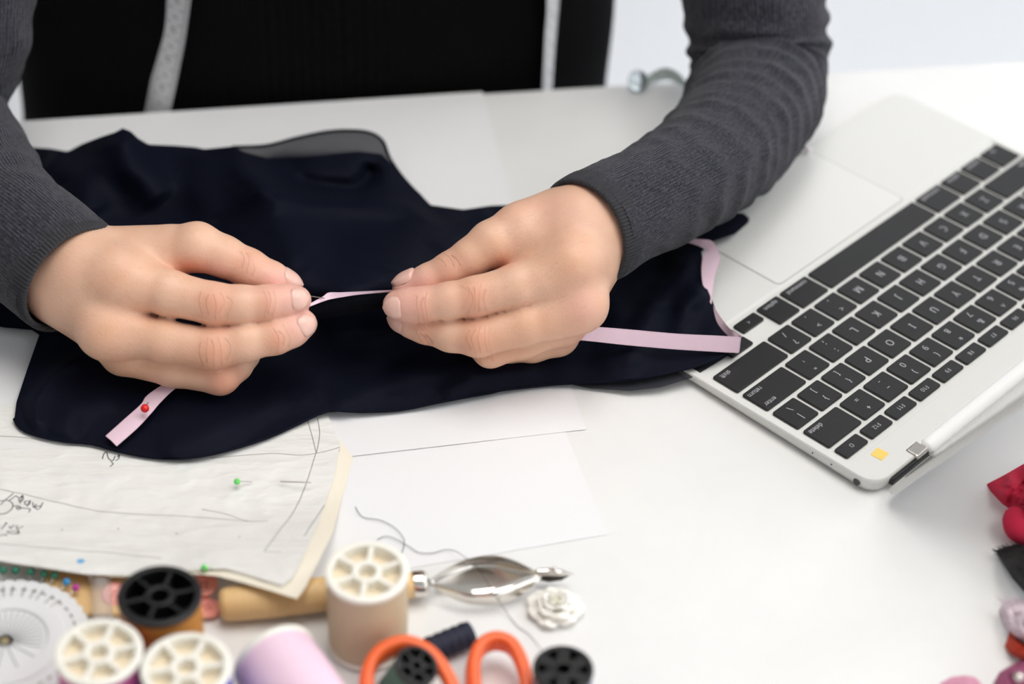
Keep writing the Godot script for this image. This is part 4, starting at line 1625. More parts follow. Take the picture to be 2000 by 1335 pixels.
	m.metallic_specular = 0.42
	return m

func blot(im: Image, c: Vector2, rx: float, ry: float, ink: Color, strength: float) -> void:
	var n := im.get_width()
	for y in range(maxi(0, int((c.y - ry * 2.0) * n)), mini(n, int((c.y + ry * 2.0) * n))):
		for x in range(maxi(0, int((c.x - rx * 2.0) * n)), mini(n, int((c.x + rx * 2.0) * n))):
			var d := Vector2((x / float(n) - c.x) / rx, (y / float(n) - c.y) / ry).length_squared()
			var s := strength * exp(-d * 1.3)
			if s > 0.01:
				im.set_pixel(x, y, im.get_pixel(x, y).lerp(ink, s))

func crease(col: Image, hgt: Image, pts: Array, width: float) -> void:
	var n := col.get_width()
	var path := smooth_path(pts, 24)
	for p: Vector2 in path:
		var c := p * n
		for dy in range(-4, 5):
			for dx in range(-4, 5):
				var q := Vector2i(int(c.x) + dx, int(c.y) + dy)
				if q.x < 0 or q.y < 0 or q.x >= n or q.y >= n:
					continue
				var d := (Vector2(q) - c).length()
				var s := exp(-d * d / (width * width * 1.4))
				var was := hgt.get_pixelv(q).r
				hgt.set_pixelv(q, Color(minf(was, lerpf(was, 0.40, s * 0.5)), 0, 0))
				col.set_pixelv(q, col.get_pixelv(q).lerp(Color(0.76, 0.48, 0.37), s * 0.022))

func hair_line(im: Image, a: Vector2, b: Vector2, s: float) -> void:
	var n := im.get_width()
	var steps := int(a.distance_to(b) * n) + 1
	for k in steps:
		var q := Vector2i(a.lerp(b, float(k) / steps) * n)
		if q.x >= 0 and q.y >= 0 and q.x < n and q.y < n:
			im.set_pixelv(q, im.get_pixelv(q).lerp(Color(0.35, 0.24, 0.18), s))

# ---------------------------------------------------------------- ribbon, needle, pins on the cloth
# edges: rows of [ax, ay, ah, bx, by, bh]
func strip(edges: Array, per := 8, across := 6, belly := 0.0) -> ArrayMesh:
	var a := []
	var b := []
	for e in edges:
		a.append(at(e[0], e[1], e[2]))
		b.append(at(e[3], e[4], e[5]))
	a = smooth_path(a, per)
	b = smooth_path(b, per)
	var rows := []
	var uvs := []
	var s := 0.0
	for i in a.size():
		if i:
			s += ((a[i] + b[i]) * 0.5).distance_to((a[i - 1] + b[i - 1]) * 0.5)
		var row := PackedVector3Array()
		var uv := PackedVector2Array()
		for k in across + 1:
			var t := float(k) / across
			row.append(a[i].lerp(b[i], t) + Vector3(0, belly * sin(t * PI), 0))
			uv.append(Vector2(t, s / 0.01))
		rows.append(row)
		uvs.append(uv)
	return skin(rows, false, uvs)

func ribbon() -> void:
	var n := 64
	var im := Image.create(n, n, false, Image.FORMAT_RGB8)
	var hg := Image.create(n, n, false, Image.FORMAT_L8)
	for y in n:
		for x in n:
			var u := x / float(n)
			var edge := 1.0 if u < 0.07 or u > 0.93 else 0.0
			var rib := 0.5 + 0.5 * sin(TAU * y * 8.0 / n)
			im.set_pixel(x, y, Color(0.925, 0.815, 0.870).lerp(Color(0.885, 0.755, 0.820), 0.25 * rib + 0.35 * edge))
			hg.set_pixel(x, y, Color.WHITE * (0.4 * rib + (0.5 if absf(u - 0.10) < 0.02 or absf(u - 0.90) < 0.02 else 0.3)))
	var m := mat(Color.WHITE, 0.42)
	m.albedo_texture = ImageTexture.create_from_image(im)
	bump(m, ImageTexture.create_from_image(hg), 0.008)
	m.rim_enabled = true
	m.rim = 0.2
	m.backlight_enabled = true
	m.backlight = Color(0.2, 0.15, 0.17)
	var o := thing("satin_ribbon", Vector3.ZERO, "narrow pale pink satin ribbon running through both hands over the navy cloth", "ribbon")
	part("ribbon_end", strip([[206, 851, 8, 228, 871, 8], [245, 816, 9, 268, 836, 9], [275, 789, 10.5, 296, 806, 10.5], [285, 774, 11, 315, 784, 11], [309, 756, 12, 345, 757, 12], [372, 716, 15, 404, 722, 13], [440, 668, 24, 464, 680, 21], [500, 636, 33, 520, 648, 31], [548, 618, 42, 562, 628, 40]], 8, 6, 0.0004), m, o)
	part("ribbon_span", strip([[545, 617, 49.5, 549, 620, 49], [568, 610, 51, 570, 613, 51], [604, 593, 52.5, 606, 598, 51.8], [630, 579, 54, 632, 588, 52.5], [642, 571, 55, 646, 584, 52.5], [664, 570.5, 55, 668, 580, 52.5], [700, 569, 54, 702, 575, 52.2], [760, 566, 53.5, 762, 570, 52], [795, 565, 53, 797, 569, 52]], 8, 4), m, o)
	part("ribbon_tail", strip([[1040, 640, 34, 1036, 668, 27], [1100, 636, 33, 1092, 663, 26], [1152, 637, 31, 1142, 665, 24], [1230, 643, 28, 1222, 673.5, 20.5], [1320, 651, 25, 1314, 681.5, 17.5], [1400, 655, 22, 1394, 686.5, 14.5], [1436, 657, 20.5, 1432, 688.5, 13], [1447, 658, 19, 1443, 688, 12], [1445, 653, 17, 1443, 676, 11.5], [1428, 644, 18, 1430, 664, 13], [1410, 622, 18, 1400, 630, 15], [1390, 592, 17, 1384, 584, 16]], 8, 6), m, o)
	part("ribbon_loop", strip([[1390, 594, 18, 1385, 588, 18], [1395, 544, 21, 1373, 556, 20], [1404, 515, 22, 1370, 526, 21], [1406, 500, 23, 1373, 498, 22], [1393, 472, 25, 1378, 489, 22], [1370, 467, 25, 1364, 480, 22], [1340, 466, 24, 1335, 472, 22], [1310, 468, 22, 1306, 474, 21]], 8, 6), m, o)
	# the needle between the fingers
	var nd := thing("sewing_needle", at(616, 579, 54), "fine steel needle pushed through the ribbon edge between the fingertips", "needle")
	part("shaft", tube([at(585, 575, 53) - nd.position, at(634, 582, 54.5) - nd.position], [0.00035, 0.00022], 8), M.pin_steel, nd)
	glass_pin([283, 797, 15.5], [[287, 789, 14.0], [290, 785, 11.5]], [], mat(Color(0.86, 0.12, 0.10), 0.25), "red headed pin holding the end of the pink ribbon", 8.6)

# ---------------------------------------------------------------- sewing notions
func spool(where: Transform3D, R: float, H: float, plastic: Material, thread: Color, label: String, spoke_turn := 0.05, deep := 0.0060, wide := 0.12, sheen := 0.25, group := "thread spools") -> void:
	var o := thing("thread_spool", Vector3.ZERO, label, "thread spool", group)
	o.transform = where
	var rim := 0.0024
	# top flange: rim, hub and six spokes over a recess
	var l := []
	l.append(lathe([Vector2(R * 0.82, -deep), Vector2(R * 0.82, -0.0004), Vector2(R * 0.84, 0.0), Vector2(R * 0.95, 0.0), Vector2(R * 0.995, -0.0006), Vector2(R, -0.0013), Vector2(R * 0.99, -0.0024), Vector2(R * 0.93, -0.0030)], 56))
	l.append(lathe([Vector2(R * 0.36, -deep), Vector2(R * 0.36, -0.0007), Vector2(R * 0.34, -0.0003), Vector2(R * 0.24, -0.0003), Vector2(R * 0.215, -0.0008), Vector2(R * 0.20, -H * 0.9)], 36))
	part("flange", join(l), plastic, o, place(Vector3(0, H, 0)))
	part("recess_floor", lathe([Vector2(R * 0.88, -0.0004), Vector2(0.0001, -0.0004), Vector2(0.0001, 0.0002), Vector2(R * 0.88, 0.0002)], 40), M.translucency_tint if plastic == M.white_plastic else plastic, o, place(Vector3(0, H - deep, 0)))
	for k in 6:
		var a := spoke_turn + TAU * k / 6.0
		part("spoke", rbox(Vector3(R * 0.52, deep, R * wide), 0.0003), plastic, o, Transform3D(Basis(Vector3.UP, a), Vector3(0, H - deep * 0.5 - 0.0006, 0)) * place(Vector3(R * 0.59, 0, 0)))
	# thread: wound body with soft shoulders
	var prof := [Vector2(R * 0.90, H - 0.0026), Vector2(R * 0.94, H - 0.0029)]
	for j in 15:
		var t := j / 14.0
		prof.append(Vector2(R * (0.955 + 0.02 * sin(t * PI)) + 0.00012 * sin(j * 2.1), lerpf(H - 0.0034, 0.0034, t)))
	prof.append(Vector2(R * 0.93, 0.0028))
	prof.reverse()
	var tm := mat(thread, 0.55)
	bump(tri(tm, 1.0), M.wound, 0.02)
	tm.uv1_scale = Vector3(12, 90, 12)
	tm.rim_enabled = true
	tm.rim = sheen
	tm.rim_tint = 0.6
	part("thread", lathe(prof, 56), tm, o)
	part("foot_flange", lathe([Vector2(0.0002, 0.0), Vector2(R * 0.96, 0.0), Vector2(R, 0.0008), Vector2(R, 0.002), Vector2(R * 0.95, 0.003)], 56), plastic, o)

func notions() -> void:
	M.wound = noise_tex(0.06, 128, FastNoiseLite.TYPE_SIMPLEX, 2, Color.BLACK, Color.WHITE, 8)
	var base := func(px: float, py: float, h: float) -> Transform3D:
		var p := at(px, py, h)
		return place(Vector3(p.x, 0.0006, p.z))
	spool(base.call(716, 1113, 45.6), 0.0179, 0.045, M.white_plastic, Color(0.80, 0.725, 0.60), "spool of beige thread with cream top standing over the wooden handle", 1.50)
	var g := at(307, 1168, 45.6)
	spool(Transform3D(Basis(Vector3(0.9, 0, 0.4).normalized(), -0.035), Vector3(g.x, 0.0010, g.z - 0.0006)), 0.0178, 0.045, M.black_plastic, Color(0.80, 0.53, 0.20), "spool of golden yellow thread with black top", 1.38, 0.010, 0.09)
	spool(base.call(192, 1270, 45.6), 0.0180, 0.045, M.white_plastic, Color(0.80, 0.36, 0.58), "spool of magenta pink thread with cream top beside the pin wheel", 1.36)
	spool(base.call(363, 1299, 45.6), 0.0185, 0.045, M.white_plastic, Color(0.14, 0.18, 0.68), "spool of bright blue thread with cream top", 1.22)
	var pb := base.call(1100, 1303, 30.6) as Transform3D
	spool(pb, 0.0128, 0.030, M.black_plastic, Color(0.52, 0.50, 0.60), "small spool of grey lilac thread with black top beside the scissors", 0.52, 0.006, 0.42)
	# teal one leans inside the scissor handle
	var ta := at(778, 1352, 5)
	var tb := at(815, 1298, 29)
	spool(Transform3D(along(ta, tb - ta).basis, ta), 0.0094, tb.distance_to(ta), M.black_plastic, Color(0.27, 0.50, 0.45), "small teal thread spool leaning inside the orange scissor handle", 0.2, 0.005, 0.14)
	# pale pink one lies on its side, running out of the picture
	var pa := at(533, 1283, 19.5)
	var pd := at(612, 1400, 19.5) - pa
	pd.y = 0.0
	spool(Transform3D(along(pa, -pd).basis, pa + pd.normalized() * 0.045), 0.0186, 0.045, M.white_plastic, Color(0.96, 0.83, 0.90), "spool of pale pink thread lying on its side", 0.3)
	# navy cotton reel on its side
	var na := at(921, 1236, 6.6)
	var nb := at(836, 1271, 6.6)
	var reel := thing("thread_reel", Vector3.ZERO, "little reel of navy thread lying behind the orange scissors", "thread spool", "thread spools")
	reel.transform = Transform3D(along(nb, na - nb).basis, nb)
	var nl := na.distance_to(nb)
	var nprof := [Vector2(0.0001, 0.0), Vector2(0.0055, 0.0), Vector2(0.0060, 0.0006)]
	for j in 24:
		nprof.append(Vector2(0.0059 + 0.00022 * sin(j * 1.3), lerpf(0.0012, nl - 0.0012, j / 23.0)))
	nprof.append_array([Vector2(0.0057, nl - 0.0004), Vector2(0.0040, nl), Vector2(0.0001, nl)])
	var navy := bump(tri(mat(Color(0.075, 0.10, 0.19), 0.7), 60.0), M.wound, 0.02)
	part("thread", lathe(nprof, 36), navy, reel)
	part("core", lathe([Vector2(0.0012, nl), Vector2(0.0028, nl), Vector2(0.0028, nl + 0.0006), Vector2(0.0012, nl + 0.0006), Vector2(0.0012, nl - 0.002)], 20), M.black_plastic, reel)
	scissors()
	tool()
	pin_wheel()
	buttons()
	thread_line()
	flower()
	# things under the pattern's lower edge
	var c := at(172, 1168, 0)
	var tan_box := thing("wooden_tray", c, "flat light wooden tray under the edge of the sewing pattern", "tray")
	tan_box.rotation.y = 0.04
	part("board", rbox(Vector3(0.040, 0.003, 0.034), 0.0008), wood(Vector3(220, 25, 220)), tan_box, place(Vector3(0, 0.0018, -0.005)))
	part("rim", rbox(Vector3(0.040, 0.006, 0.003), 0.0008), wood(Vector3(220, 25, 220)), tan_box, place(Vector3(0, 0.0033, -0.0235)))
	var clear := mat(Color(0.95, 0.95, 0.95, 0.14), 0.04)
	clear.transparency = BaseMaterial3D.TRANSPARENCY_ALPHA
	var ca := at(196, 1128, 5.5)
	var cb := at(203, 1218, 5.5)
	var tb2 := thing("plastic_tube", ca, "clear plastic tube lying beside the golden spool", "tube")
	var ax := along(Vector3.ZERO, cb - ca)
	var tl := ca.distance_to(cb)
	part("shell", lathe([Vector2(0.0001, 0), Vector2(0.0044, 0.0), Vector2(0.0048, 0.0006), Vector2(0.0048, tl), Vector2(0.0042, tl), Vector2(0.0042, 0.001), Vector2(0.0001, 0.001)], 32), clear, tb2, ax)
	part("cap", lathe([Vector2(0.0001, -0.004), Vector2(0.0048, -0.004), Vector2(0.0051, -0.0034), Vector2(0.0051, 0.001), Vector2(0.0044, 0.001)], 32), mat(Color(0.93, 0.93, 0.92), 0.4), tb2, ax)

func wood(scale: Vector3) -> StandardMaterial3D:
	var key := "wood%d" % int(scale.x + scale.y * 7)
	if not M.has(key):
		var m := mat(Color.WHITE, 0.5)
		var grain := noise_tex(0.05, 512, FastNoiseLite.TYPE_SIMPLEX, 5, Color(0.66, 0.47, 0.28), Color(0.95, 0.83, 0.63), 14)
		grain.color_ramp.add_point(0.28, Color(0.87, 0.71, 0.48))
		m.albedo_texture = grain
		m.uv1_triplanar = true
		m.uv1_scale = scale
		M[key] = m
	return M[key]

func scissors() -> void:
	var orange := mat(Color(0.98, 0.42, 0.20), 0.38)
	orange.subsurf_scatter_enabled = true
	orange.subsurf_scatter_strength = 0.06
	var o := thing("scissors", at(900, 1420, 0), "scissors with orange plastic handles beside the beige spool", "scissors")
	var c0 := o.position
	var loops := [
		[[716, 1346], [722, 1303], [748, 1272], [793, 1259], [838, 1277], [872, 1318], [888, 1366], [868, 1412], [800, 1432], [738, 1400]],
		[[925, 1345], [924, 1300], [937, 1266], [967, 1251], [1000, 1262], [1021, 1300], [1030, 1352], [1018, 1400], [975, 1416], [935, 1390]],
	]
	for k in 2:
		var p := []
		for q in loops[k]:
			p.append(at(q[0], q[1], (25.0 if k == 0 else 15.0) - (q[1] - 1255.0) * (0.085 if k == 0 else 0.05)) - c0)
		p = closed_path(p, 8)
		var mid := Vector3.ZERO
		for q in p:
			mid += q
		mid /= p.size()
		var rows := []
		for i in p.size():
			var t: Vector3 = (p[(i + 1) % p.size()] - p[i - 1]).normalized()
			var out := t.cross(Vector3.UP).normalized()
			if out.dot(p[i] - mid) < 0:
				out = -out
			var row := PackedVector3Array()
			for j in 20:
				var a := TAU * j / 20
				var cx := signf(cos(a)) * pow(absf(cos(a)), 0.7)
				var sx := signf(sin(a)) * pow(absf(sin(a)), 0.7)
				row.append(p[i] + out * (cx * 0.0031 - 0.0008 * sx) + Vector3.UP * sx * 0.0056)
			rows.append(row)
		rows.append(rows[0])
		part("handle", skin(rows, true), orange, o)
		# shank from the loop to the pivot, then the blade towards the near table edge
		var s := -1.0 if k == 0 else 1.0
		var a0: Vector3 = mid + Vector3(0.004 * s, -0.004, 0.017)
		var piv := Vector3(0.004, 0.0045 + 0.0012 * s, 0.075)
		part("shank", tube(smooth_path([a0, a0.lerp(piv, 0.5) + Vector3(0.003 * s, 0, 0), piv], 6), [0.0042, 0.0034], 12), orange, o)
		var tip := piv + Vector3(-0.006 * s, 0, 0.085)
		part("blade", rows_blade(piv, tip, 0.0052, s), M.chrome, o)
	part("pivot_screw", lathe([Vector2(0.0001, -0.003), Vector2(0.0034, -0.003), Vector2(0.0034, 0.0022), Vector2(0.0028, 0.003), Vector2(0.0001, 0.0032)], 24), M.chrome, o, place(Vector3(0.004, 0.0052, 0.075)))

func rows_blade(a: Vector3, b: Vector3, w: float, s: float) -> ArrayMesh:
	var rows := []
	for i in 9:
		var t := i / 8.0
		var c := a.lerp(b, t)
		var ww := w * (1.0 - 0.92 * t)
		rows.append(PackedVector3Array([c + Vector3(-ww * s, 0.0008, 0), c + Vector3(ww * s * 0.3, 0.0006, 0), c + Vector3(ww * s * 0.3, -0.0006, 0), c + Vector3(-ww * s, -0.0008, 0)]))
	return skin(rows, true)

func tool() -> void:
	var a := at(427, 1181, 9.0)
	var b := at(806, 1141, 9.0)
	var o := thing("awl_clamp", a, "chrome clamp tool with almond shaped springs and turned wooden handle", "hand tool")
	var f := along(Vector3.ZERO, b - a)
	var n := a.distance_to(b)
	part("handle", lathe([Vector2(0.0001, 0.0), Vector2(0.0045, 0.0002), Vector2(0.0066, 0.0014), Vector2(0.0074, 0.0036), Vector2(0.0078, 0.010), Vector2(0.0081, 0.022), Vector2(0.0080, 0.036), Vector2(0.0074, 0.052), Vector2(0.0066, 0.066), Vector2(0.0060, n - 0.003), Vector2(0.0058, n), Vector2(0.0001, n)], 40), wood(Vector3(160, 22, 160)), o, f)
	var e := b - a
	var un := e.normalized()
	part("ferrule", lathe([Vector2(0.0056, 0.0), Vector2(0.0061, 0.0003), Vector2(0.0061, 0.0046), Vector2(0.0056, 0.0058), Vector2(0.0046, 0.0066), Vector2(0.0020, 0.0068), Vector2(0.0016, 0.0095), Vector2(0.0001, 0.0096)], 32), M.chrome, o, Transform3D(f.basis, e))
	var satin := mat(Color(0.83, 0.82, 0.80), 0.28, 1.0)
	# springs: curves along the almond, [outer curve, inner curve, heights]
	var up_o := [838, 1132, 870, 1110, 910, 1092, 960, 1084, 1000, 1092, 1040, 1111, 1056, 1117]
	var up_i := [842, 1136, 880, 1119, 920, 1107, 960, 1107, 1000, 1117, 1035, 1121, 1056, 1121]
	var lo_i := [842, 1137, 880, 1146, 920, 1152, 960, 1148, 990, 1139, 1030, 1124, 1056, 1120]
	var lo_o := [838, 1140, 870, 1161, 910, 1178, 960, 1181, 1000, 1171, 1030, 1152, 1056, 1130]
	for k in 2:
		var A := v2(up_o if k == 0 else lo_i)
		var B := v2(up_i if k == 0 else lo_o)
		var rows := []
		for j in 9:
			var t := j / 8.0
			var row := PackedVector3Array()
			for i in 49:
				var u := i / 48.0
				var open := sin(PI * clampf(u, 0.0, 1.0))
				var p := bez(smooth_path(A, 6), u).lerp(bez(smooth_path(B, 6), u), t)
				var h := lerpf(9.5 + 2.5 * open, 8.5 - 6.0 * open, t) + (-2.2 if k == 0 else 2.6) * open * sin(t * PI)
				row.append(at(p.x, p.y, h) - a)
			rows.append(row)
		part("spring_leaf", skin(rows), M.chrome, o)
	var fl := []
	for j in 7:
		var t := j / 6.0
		var row := PackedVector3Array()
		for i in 33:
			var u := i / 32.0
			var p := bez(smooth_path(v2(up_i), 6), u).lerp(bez(smooth_path(v2(lo_i), 6), u), t)
			row.append(at(p.x, p.y, 3.0 + 5.0 * pow(absf(u * 2.0 - 1.0), 2.0)) - a)
		fl.append(row)
	part("back_plate", skin(fl), satin, o)
	# jaws with teeth and a fine point
	var dark := mat(Color(0.30, 0.28, 0.26), 0.25, 1.0)
	part("jaw", tube([at(1050, 1117, 10.0) - a, at(1075, 1116, 10.0) - a, at(1100, 1118, 9.0) - a, at(1122, 1121, 8.0) - a], [0.0016, 0.0019, 0.0013, 0.0003], 14), M.chrome, o)
	part("jaw", tube([at(1050, 1124, 7.0) - a, at(1072, 1127, 6.5) - a, at(1096, 1127, 6.5) - a, at(1112, 1122, 7.5) - a], [0.0018, 0.0022, 0.0014, 0.0003], 14), dark, o)
	for i in 9:
		part("tooth", rbox(Vector3(0.0009, 0.0009, 0.0012), 0.0002), M.chrome, o, place(at(1050 + i * 6, 1122, 9.0) - a, 0.6))
	part("rivet", lathe([Vector2(0.0001, 0.0014), Vector2(0.0012, 0.0010), Vector2(0.0015, 0.0), Vector2(0.0014, -0.001), Vector2(0.0001, -0.0012)].duplicate(), 16), M.chrome, o, place(at(1083, 1113, 11.5) - a))

func pin_wheel() -> void:
	var c := at(9, 1250, 7.0)
	var o := thing("pin_wheel", Vector3(c.x, 0.0, c.z), "round white plastic wheel of dressmaking pins", "pin wheel")
	var white := mat(Color(0.90, 0.90, 0.905), 0.45)
	var R := 0.0365
	var outline := []
	for j in 5:
		var row := PackedVector3Array()
		for i in 240:
			var a := TAU * i / 240
			var edge := R - 0.0009 + 0.0010 * absf(cos(a * 20.0))
			var r: float = [0.004, R * 0.68, edge - 0.0005, edge, edge - 0.0002][j]
			row.append(Vector3(cos(a) * r, [0.0066, 0.0066, 0.0066, 0.0062, 0.0052][j], sin(a) * r))
		outline.append(row)
	outline.reverse()
	part("scalloped_disc", skin(outline, true), white, o)
	part("drum", lathe([Vector2(R * 0.55, 0.0), Vector2(R * 0.60, 0.0052)], 60), white, o)
	part("raised_ring", lathe([Vector2(R * 0.70, 0.0066), Vector2(R * 0.69, 0.0076), Vector2(R * 0.67, 0.0080), Vector2(R * 0.52, 0.0080), Vector2(R * 0.50, 0.0074), Vector2(R * 0.49, 0.0068)], 90), white, o)
	part("hub", lathe([Vector2(0.0017, 0.0064), Vector2(0.0017, 0.0070), Vector2(0.0013, 0.0072), Vector2(0.0007, 0.0069), Vector2(0.0007, 0.0064)], 24), mat(Color(0.72, 0.66, 0.48), 0.4), o)
	# pins lie in slots round the wheel
	var heads := [[6, 1113, 0], [30, 1113, 0], [60, 1116, 0], [86, 1120, 0], [106, 1123, 0], [130, 1136, 1], [148, 1147, 2]]
	var hue := [mat(Color(0.13, 0.48, 0.38), 0.3), mat(Color(0.22, 0.58, 0.82), 0.3), mat(Color(0.72, 0.20, 0.60), 0.3)]
	for i in heads.size():
		var hd: Array = heads[i]
		var p := at(hd[0], hd[1], 7.4)
		var q := thing("wheel_pin", p, ["fifth green headed pin from the blue one in the white pin wheel", "fourth green headed pin from the blue one in the white pin wheel", "third green headed pin from the blue one in the white pin wheel", "second green headed pin from the blue one in the white pin wheel", "green headed pin right beside the blue one in the white pin wheel", "blue headed pin stuck in the rim of the white pin wheel", "magenta headed pin stuck in the rim of the white pin wheel"][i], "pin", "pins in the wheel")
		var s := SphereMesh.new()
		s.radius = 0.0017
		s.height = 0.0034
		s.radial_segments = 18
		s.rings = 10
		part("pin_head", s, hue[hd[2]], q)
		var inn := Vector3(c.x, p.y, c.z) - p
		part("shaft", tube([Vector3.ZERO, inn * 0.06 + Vector3(0, -0.0016, 0), inn * 0.20 + Vector3(0, -0.0014, 0), inn * 0.24 + Vector3(0, -0.0002, 0), inn * 0.38 + Vector3(0, -0.0003, 0)], [0.00026], 8), M.pin_steel, q)
	# slots: each a little dark gap with its ridge
	var gap := mat(Color(0.42, 0.38, 0.33), 0.6)
	for i in 40:
		var a := TAU * (i + 0.5) / 40
		part("slot", rbox(Vector3(0.0007, 0.0003, 0.0024), 0.0001, 1), gap, o, Transform3D(Basis(Vector3.UP, -a), Vector3(cos(a) * R * 0.83, 0.00675, sin(a) * R * 0.83)))
	for i in 36:
		var a := TAU * i / 36
		if sin(a) > 0.3 and i % 3:
			continue
		part("needle_groove", rbox(Vector3(R * 0.34, 0.0003, 0.0004), 0.0001, 1), mat_cache("groove", Color(0.60, 0.61, 0.62)), o, Transform3D(Basis(Vector3.UP, -a), Vector3(cos(a) * R * 0.29, 0.0068, sin(a) * R * 0.29)))

func mat_cache(key: String, c: Color) -> StandardMaterial3D:
	if not M.has(key):
		M[key] = mat(c, 0.5)
	return M[key]

func buttons() -> void:
	var pink := mat(Color(0.97, 0.63, 0.58), 0.25)
	pink.subsurf_scatter_enabled = true
	pink.subsurf_scatter_strength = 0.15
	var names := ["coral pink button half under the pattern beside the golden spool", "coral pink button lying against the end of the wooden handle", "coral pink button peeping out on the tube side of the golden spool"]
	var spots := [[399, 1142, 6.5, 0.10], [404, 1186, 3.0, -0.25], [226, 1160, 4.0, 0.2]]
	for i in 3:
		var s: Array = spots[i]
		var p := at(s[0], s[1], s[2])
		var o := thing("button", p, names[i], "button", "coral buttons")
		o.rotation = Vector3(0.15, i * 0.7, s[3])
		var R := 0.0062
		part("disc", lathe([Vector2(0.0001, -0.001), Vector2(R * 0.85, -0.001), Vector2(R, -0.0003), Vector2(R, 0.0005), Vector2(R * 0.92, 0.0010), Vector2(R * 0.78, 0.0010), Vector2(R * 0.70, 0.0004), Vector2(0.0001, 0.0004)], 40), pink, o)
		for k in 4:
			var h := CylinderMesh.new()
			h.top_radius = 0.0006
			h.bottom_radius = 0.0006
			h.height = 0.0004
			part("thread_hole", h, mat_cache("hole", Color(0.70, 0.30, 0.28)), o, place(Vector3(0.0014 * cos(PI * 0.25 + k * PI * 0.5), 0.0004, 0.0014 * sin(PI * 0.25 + k * PI * 0.5))))

func thread_line() -> void:
	var m := mat(Color(0.16, 0.16, 0.18), 0.8)
	var o := thing("loose_thread", Vector3.ZERO, "loose dark thread curling over the paper and across the chrome tool", "thread")
	var a := [[694, 989, 1.2], [709, 1009, 1.2], [742, 1015, 1.2], [771, 1030, 1.2], [788, 1050, 1.4], [789, 1065, 1.2], [785, 1078, 1.2]]
	var b := [[737, 1053, 1.2], [752, 1047, 1.2], [768, 1050, 1.6], [798, 1066, 1.3], [817, 1078, 1.2], [844, 1079.5, 1.2], [870, 1073, 1.4], [890, 1076, 3.0], [908, 1088, 12.0], [936, 1112, 13.0], [961, 1154, 11.6], [976, 1175, 6.0], [995, 1203, 1.2], [1013, 1224, 0.8], [1031, 1236, 0.8], [1048, 1256, 2.0], [1064, 1277, 12.0], [1072, 1290, 20.0]]
	for run in [a, b]:
		var pts := []
		for q in run:
			pts.append(at(q[0], q[1], q[2]))
		part("strand", tube(smooth_path(pts, 10), [0.00015], 6), m, o)

func flower() -> void:
	var m := mat(Color(0.985, 0.975, 0.95), 0.9)
	m.backlight_enabled = true
	m.backlight = Color(0.5, 0.5, 0.46)
	var c := at(1084, 1196, 0)
	var o := thing("fabric_flower", c, "small cream white fabric rose lying below the tip of the chrome tool", "fabric flower")
	var r := RandomNumberGenerator.new()
	r.seed = 3
	for ring_i in 4:
		var count: int = [7, 6, 5, 3][ring_i]
		for k in count:
			var a := TAU * (k + 0.37 * ring_i) / count + r.randf_range(-0.2, 0.2)
			var reach: float = [0.0125, 0.0095, 0.0066, 0.0036][ring_i] * r.randf_range(0.9, 1.1)
			var rise: float = [0.0035, 0.0070, 0.0092, 0.0095][ring_i]
			var wide: float = [0.62, 0.68, 0.78, 1.0][ring_i]
			var rows := []
			for j in 8:
				var v := j / 7.0
				var row := PackedVector3Array()
				for i in 11:
					var u := i / 5.0 - 1.0
					var rad := reach * (0.25 + 0.75 * v) * (1.0 - 0.16 * u * u * v)
					var an := a + u * wide * (0.55 + 0.45 * sin(v * PI * 0.8))
					var y := 0.0012 + rise * sin(v * PI * 0.62) + 0.0007 * sin(u * 5.0 + k) * v - 0.0010 * v * v * v
					row.append(Vector3(cos(an) * rad, y, sin(an) * rad))
				rows.append(row)
			part("petal", skin(rows), m, o)
	part("centre", lathe([Vector2(0.0001, 0.0), Vector2(0.004, 0.0), Vector2(0.0024, 0.006), Vector2(0.0012, 0.0084), Vector2(0.0001, 0.0088)], 20), mat(Color(0.90, 0.89, 0.80), 0.8), o)

# ---------------------------------------------------------------- scraps at the table's right and small things behind
func crumple(called: String, left: Array, right: Array, top: Array, bottom: Array, height: float, amp: float, seed_: int, m: Material, label: String) -> Node3D:
	var nz := FastNoiseLite.new()
	nz.seed = seed_
	nz.frequency = 0.022
	nz.fractal_octaves = 3
	var o := thing(called, Vector3.ZERO, label, "fabric", "fabric scraps")
	var hfun := func(px: float, py: float, u: float, v: float) -> float:
		var dome := pow(sin(PI * clampf(u * 0.5, 0.0, 0.5) ), 0.6) * pow(sin(PI * clampf(v, 0.02, 0.98)), 0.6)
		return maxf(0.6, 0.8 + height * dome + amp * nz.get_noise_2d(px, py) * dome)
	part("folded_piece", skin(coons(v2(left), v2(right), v2(top), v2(bottom), 40, 40, hfun)), m, o)
	return o

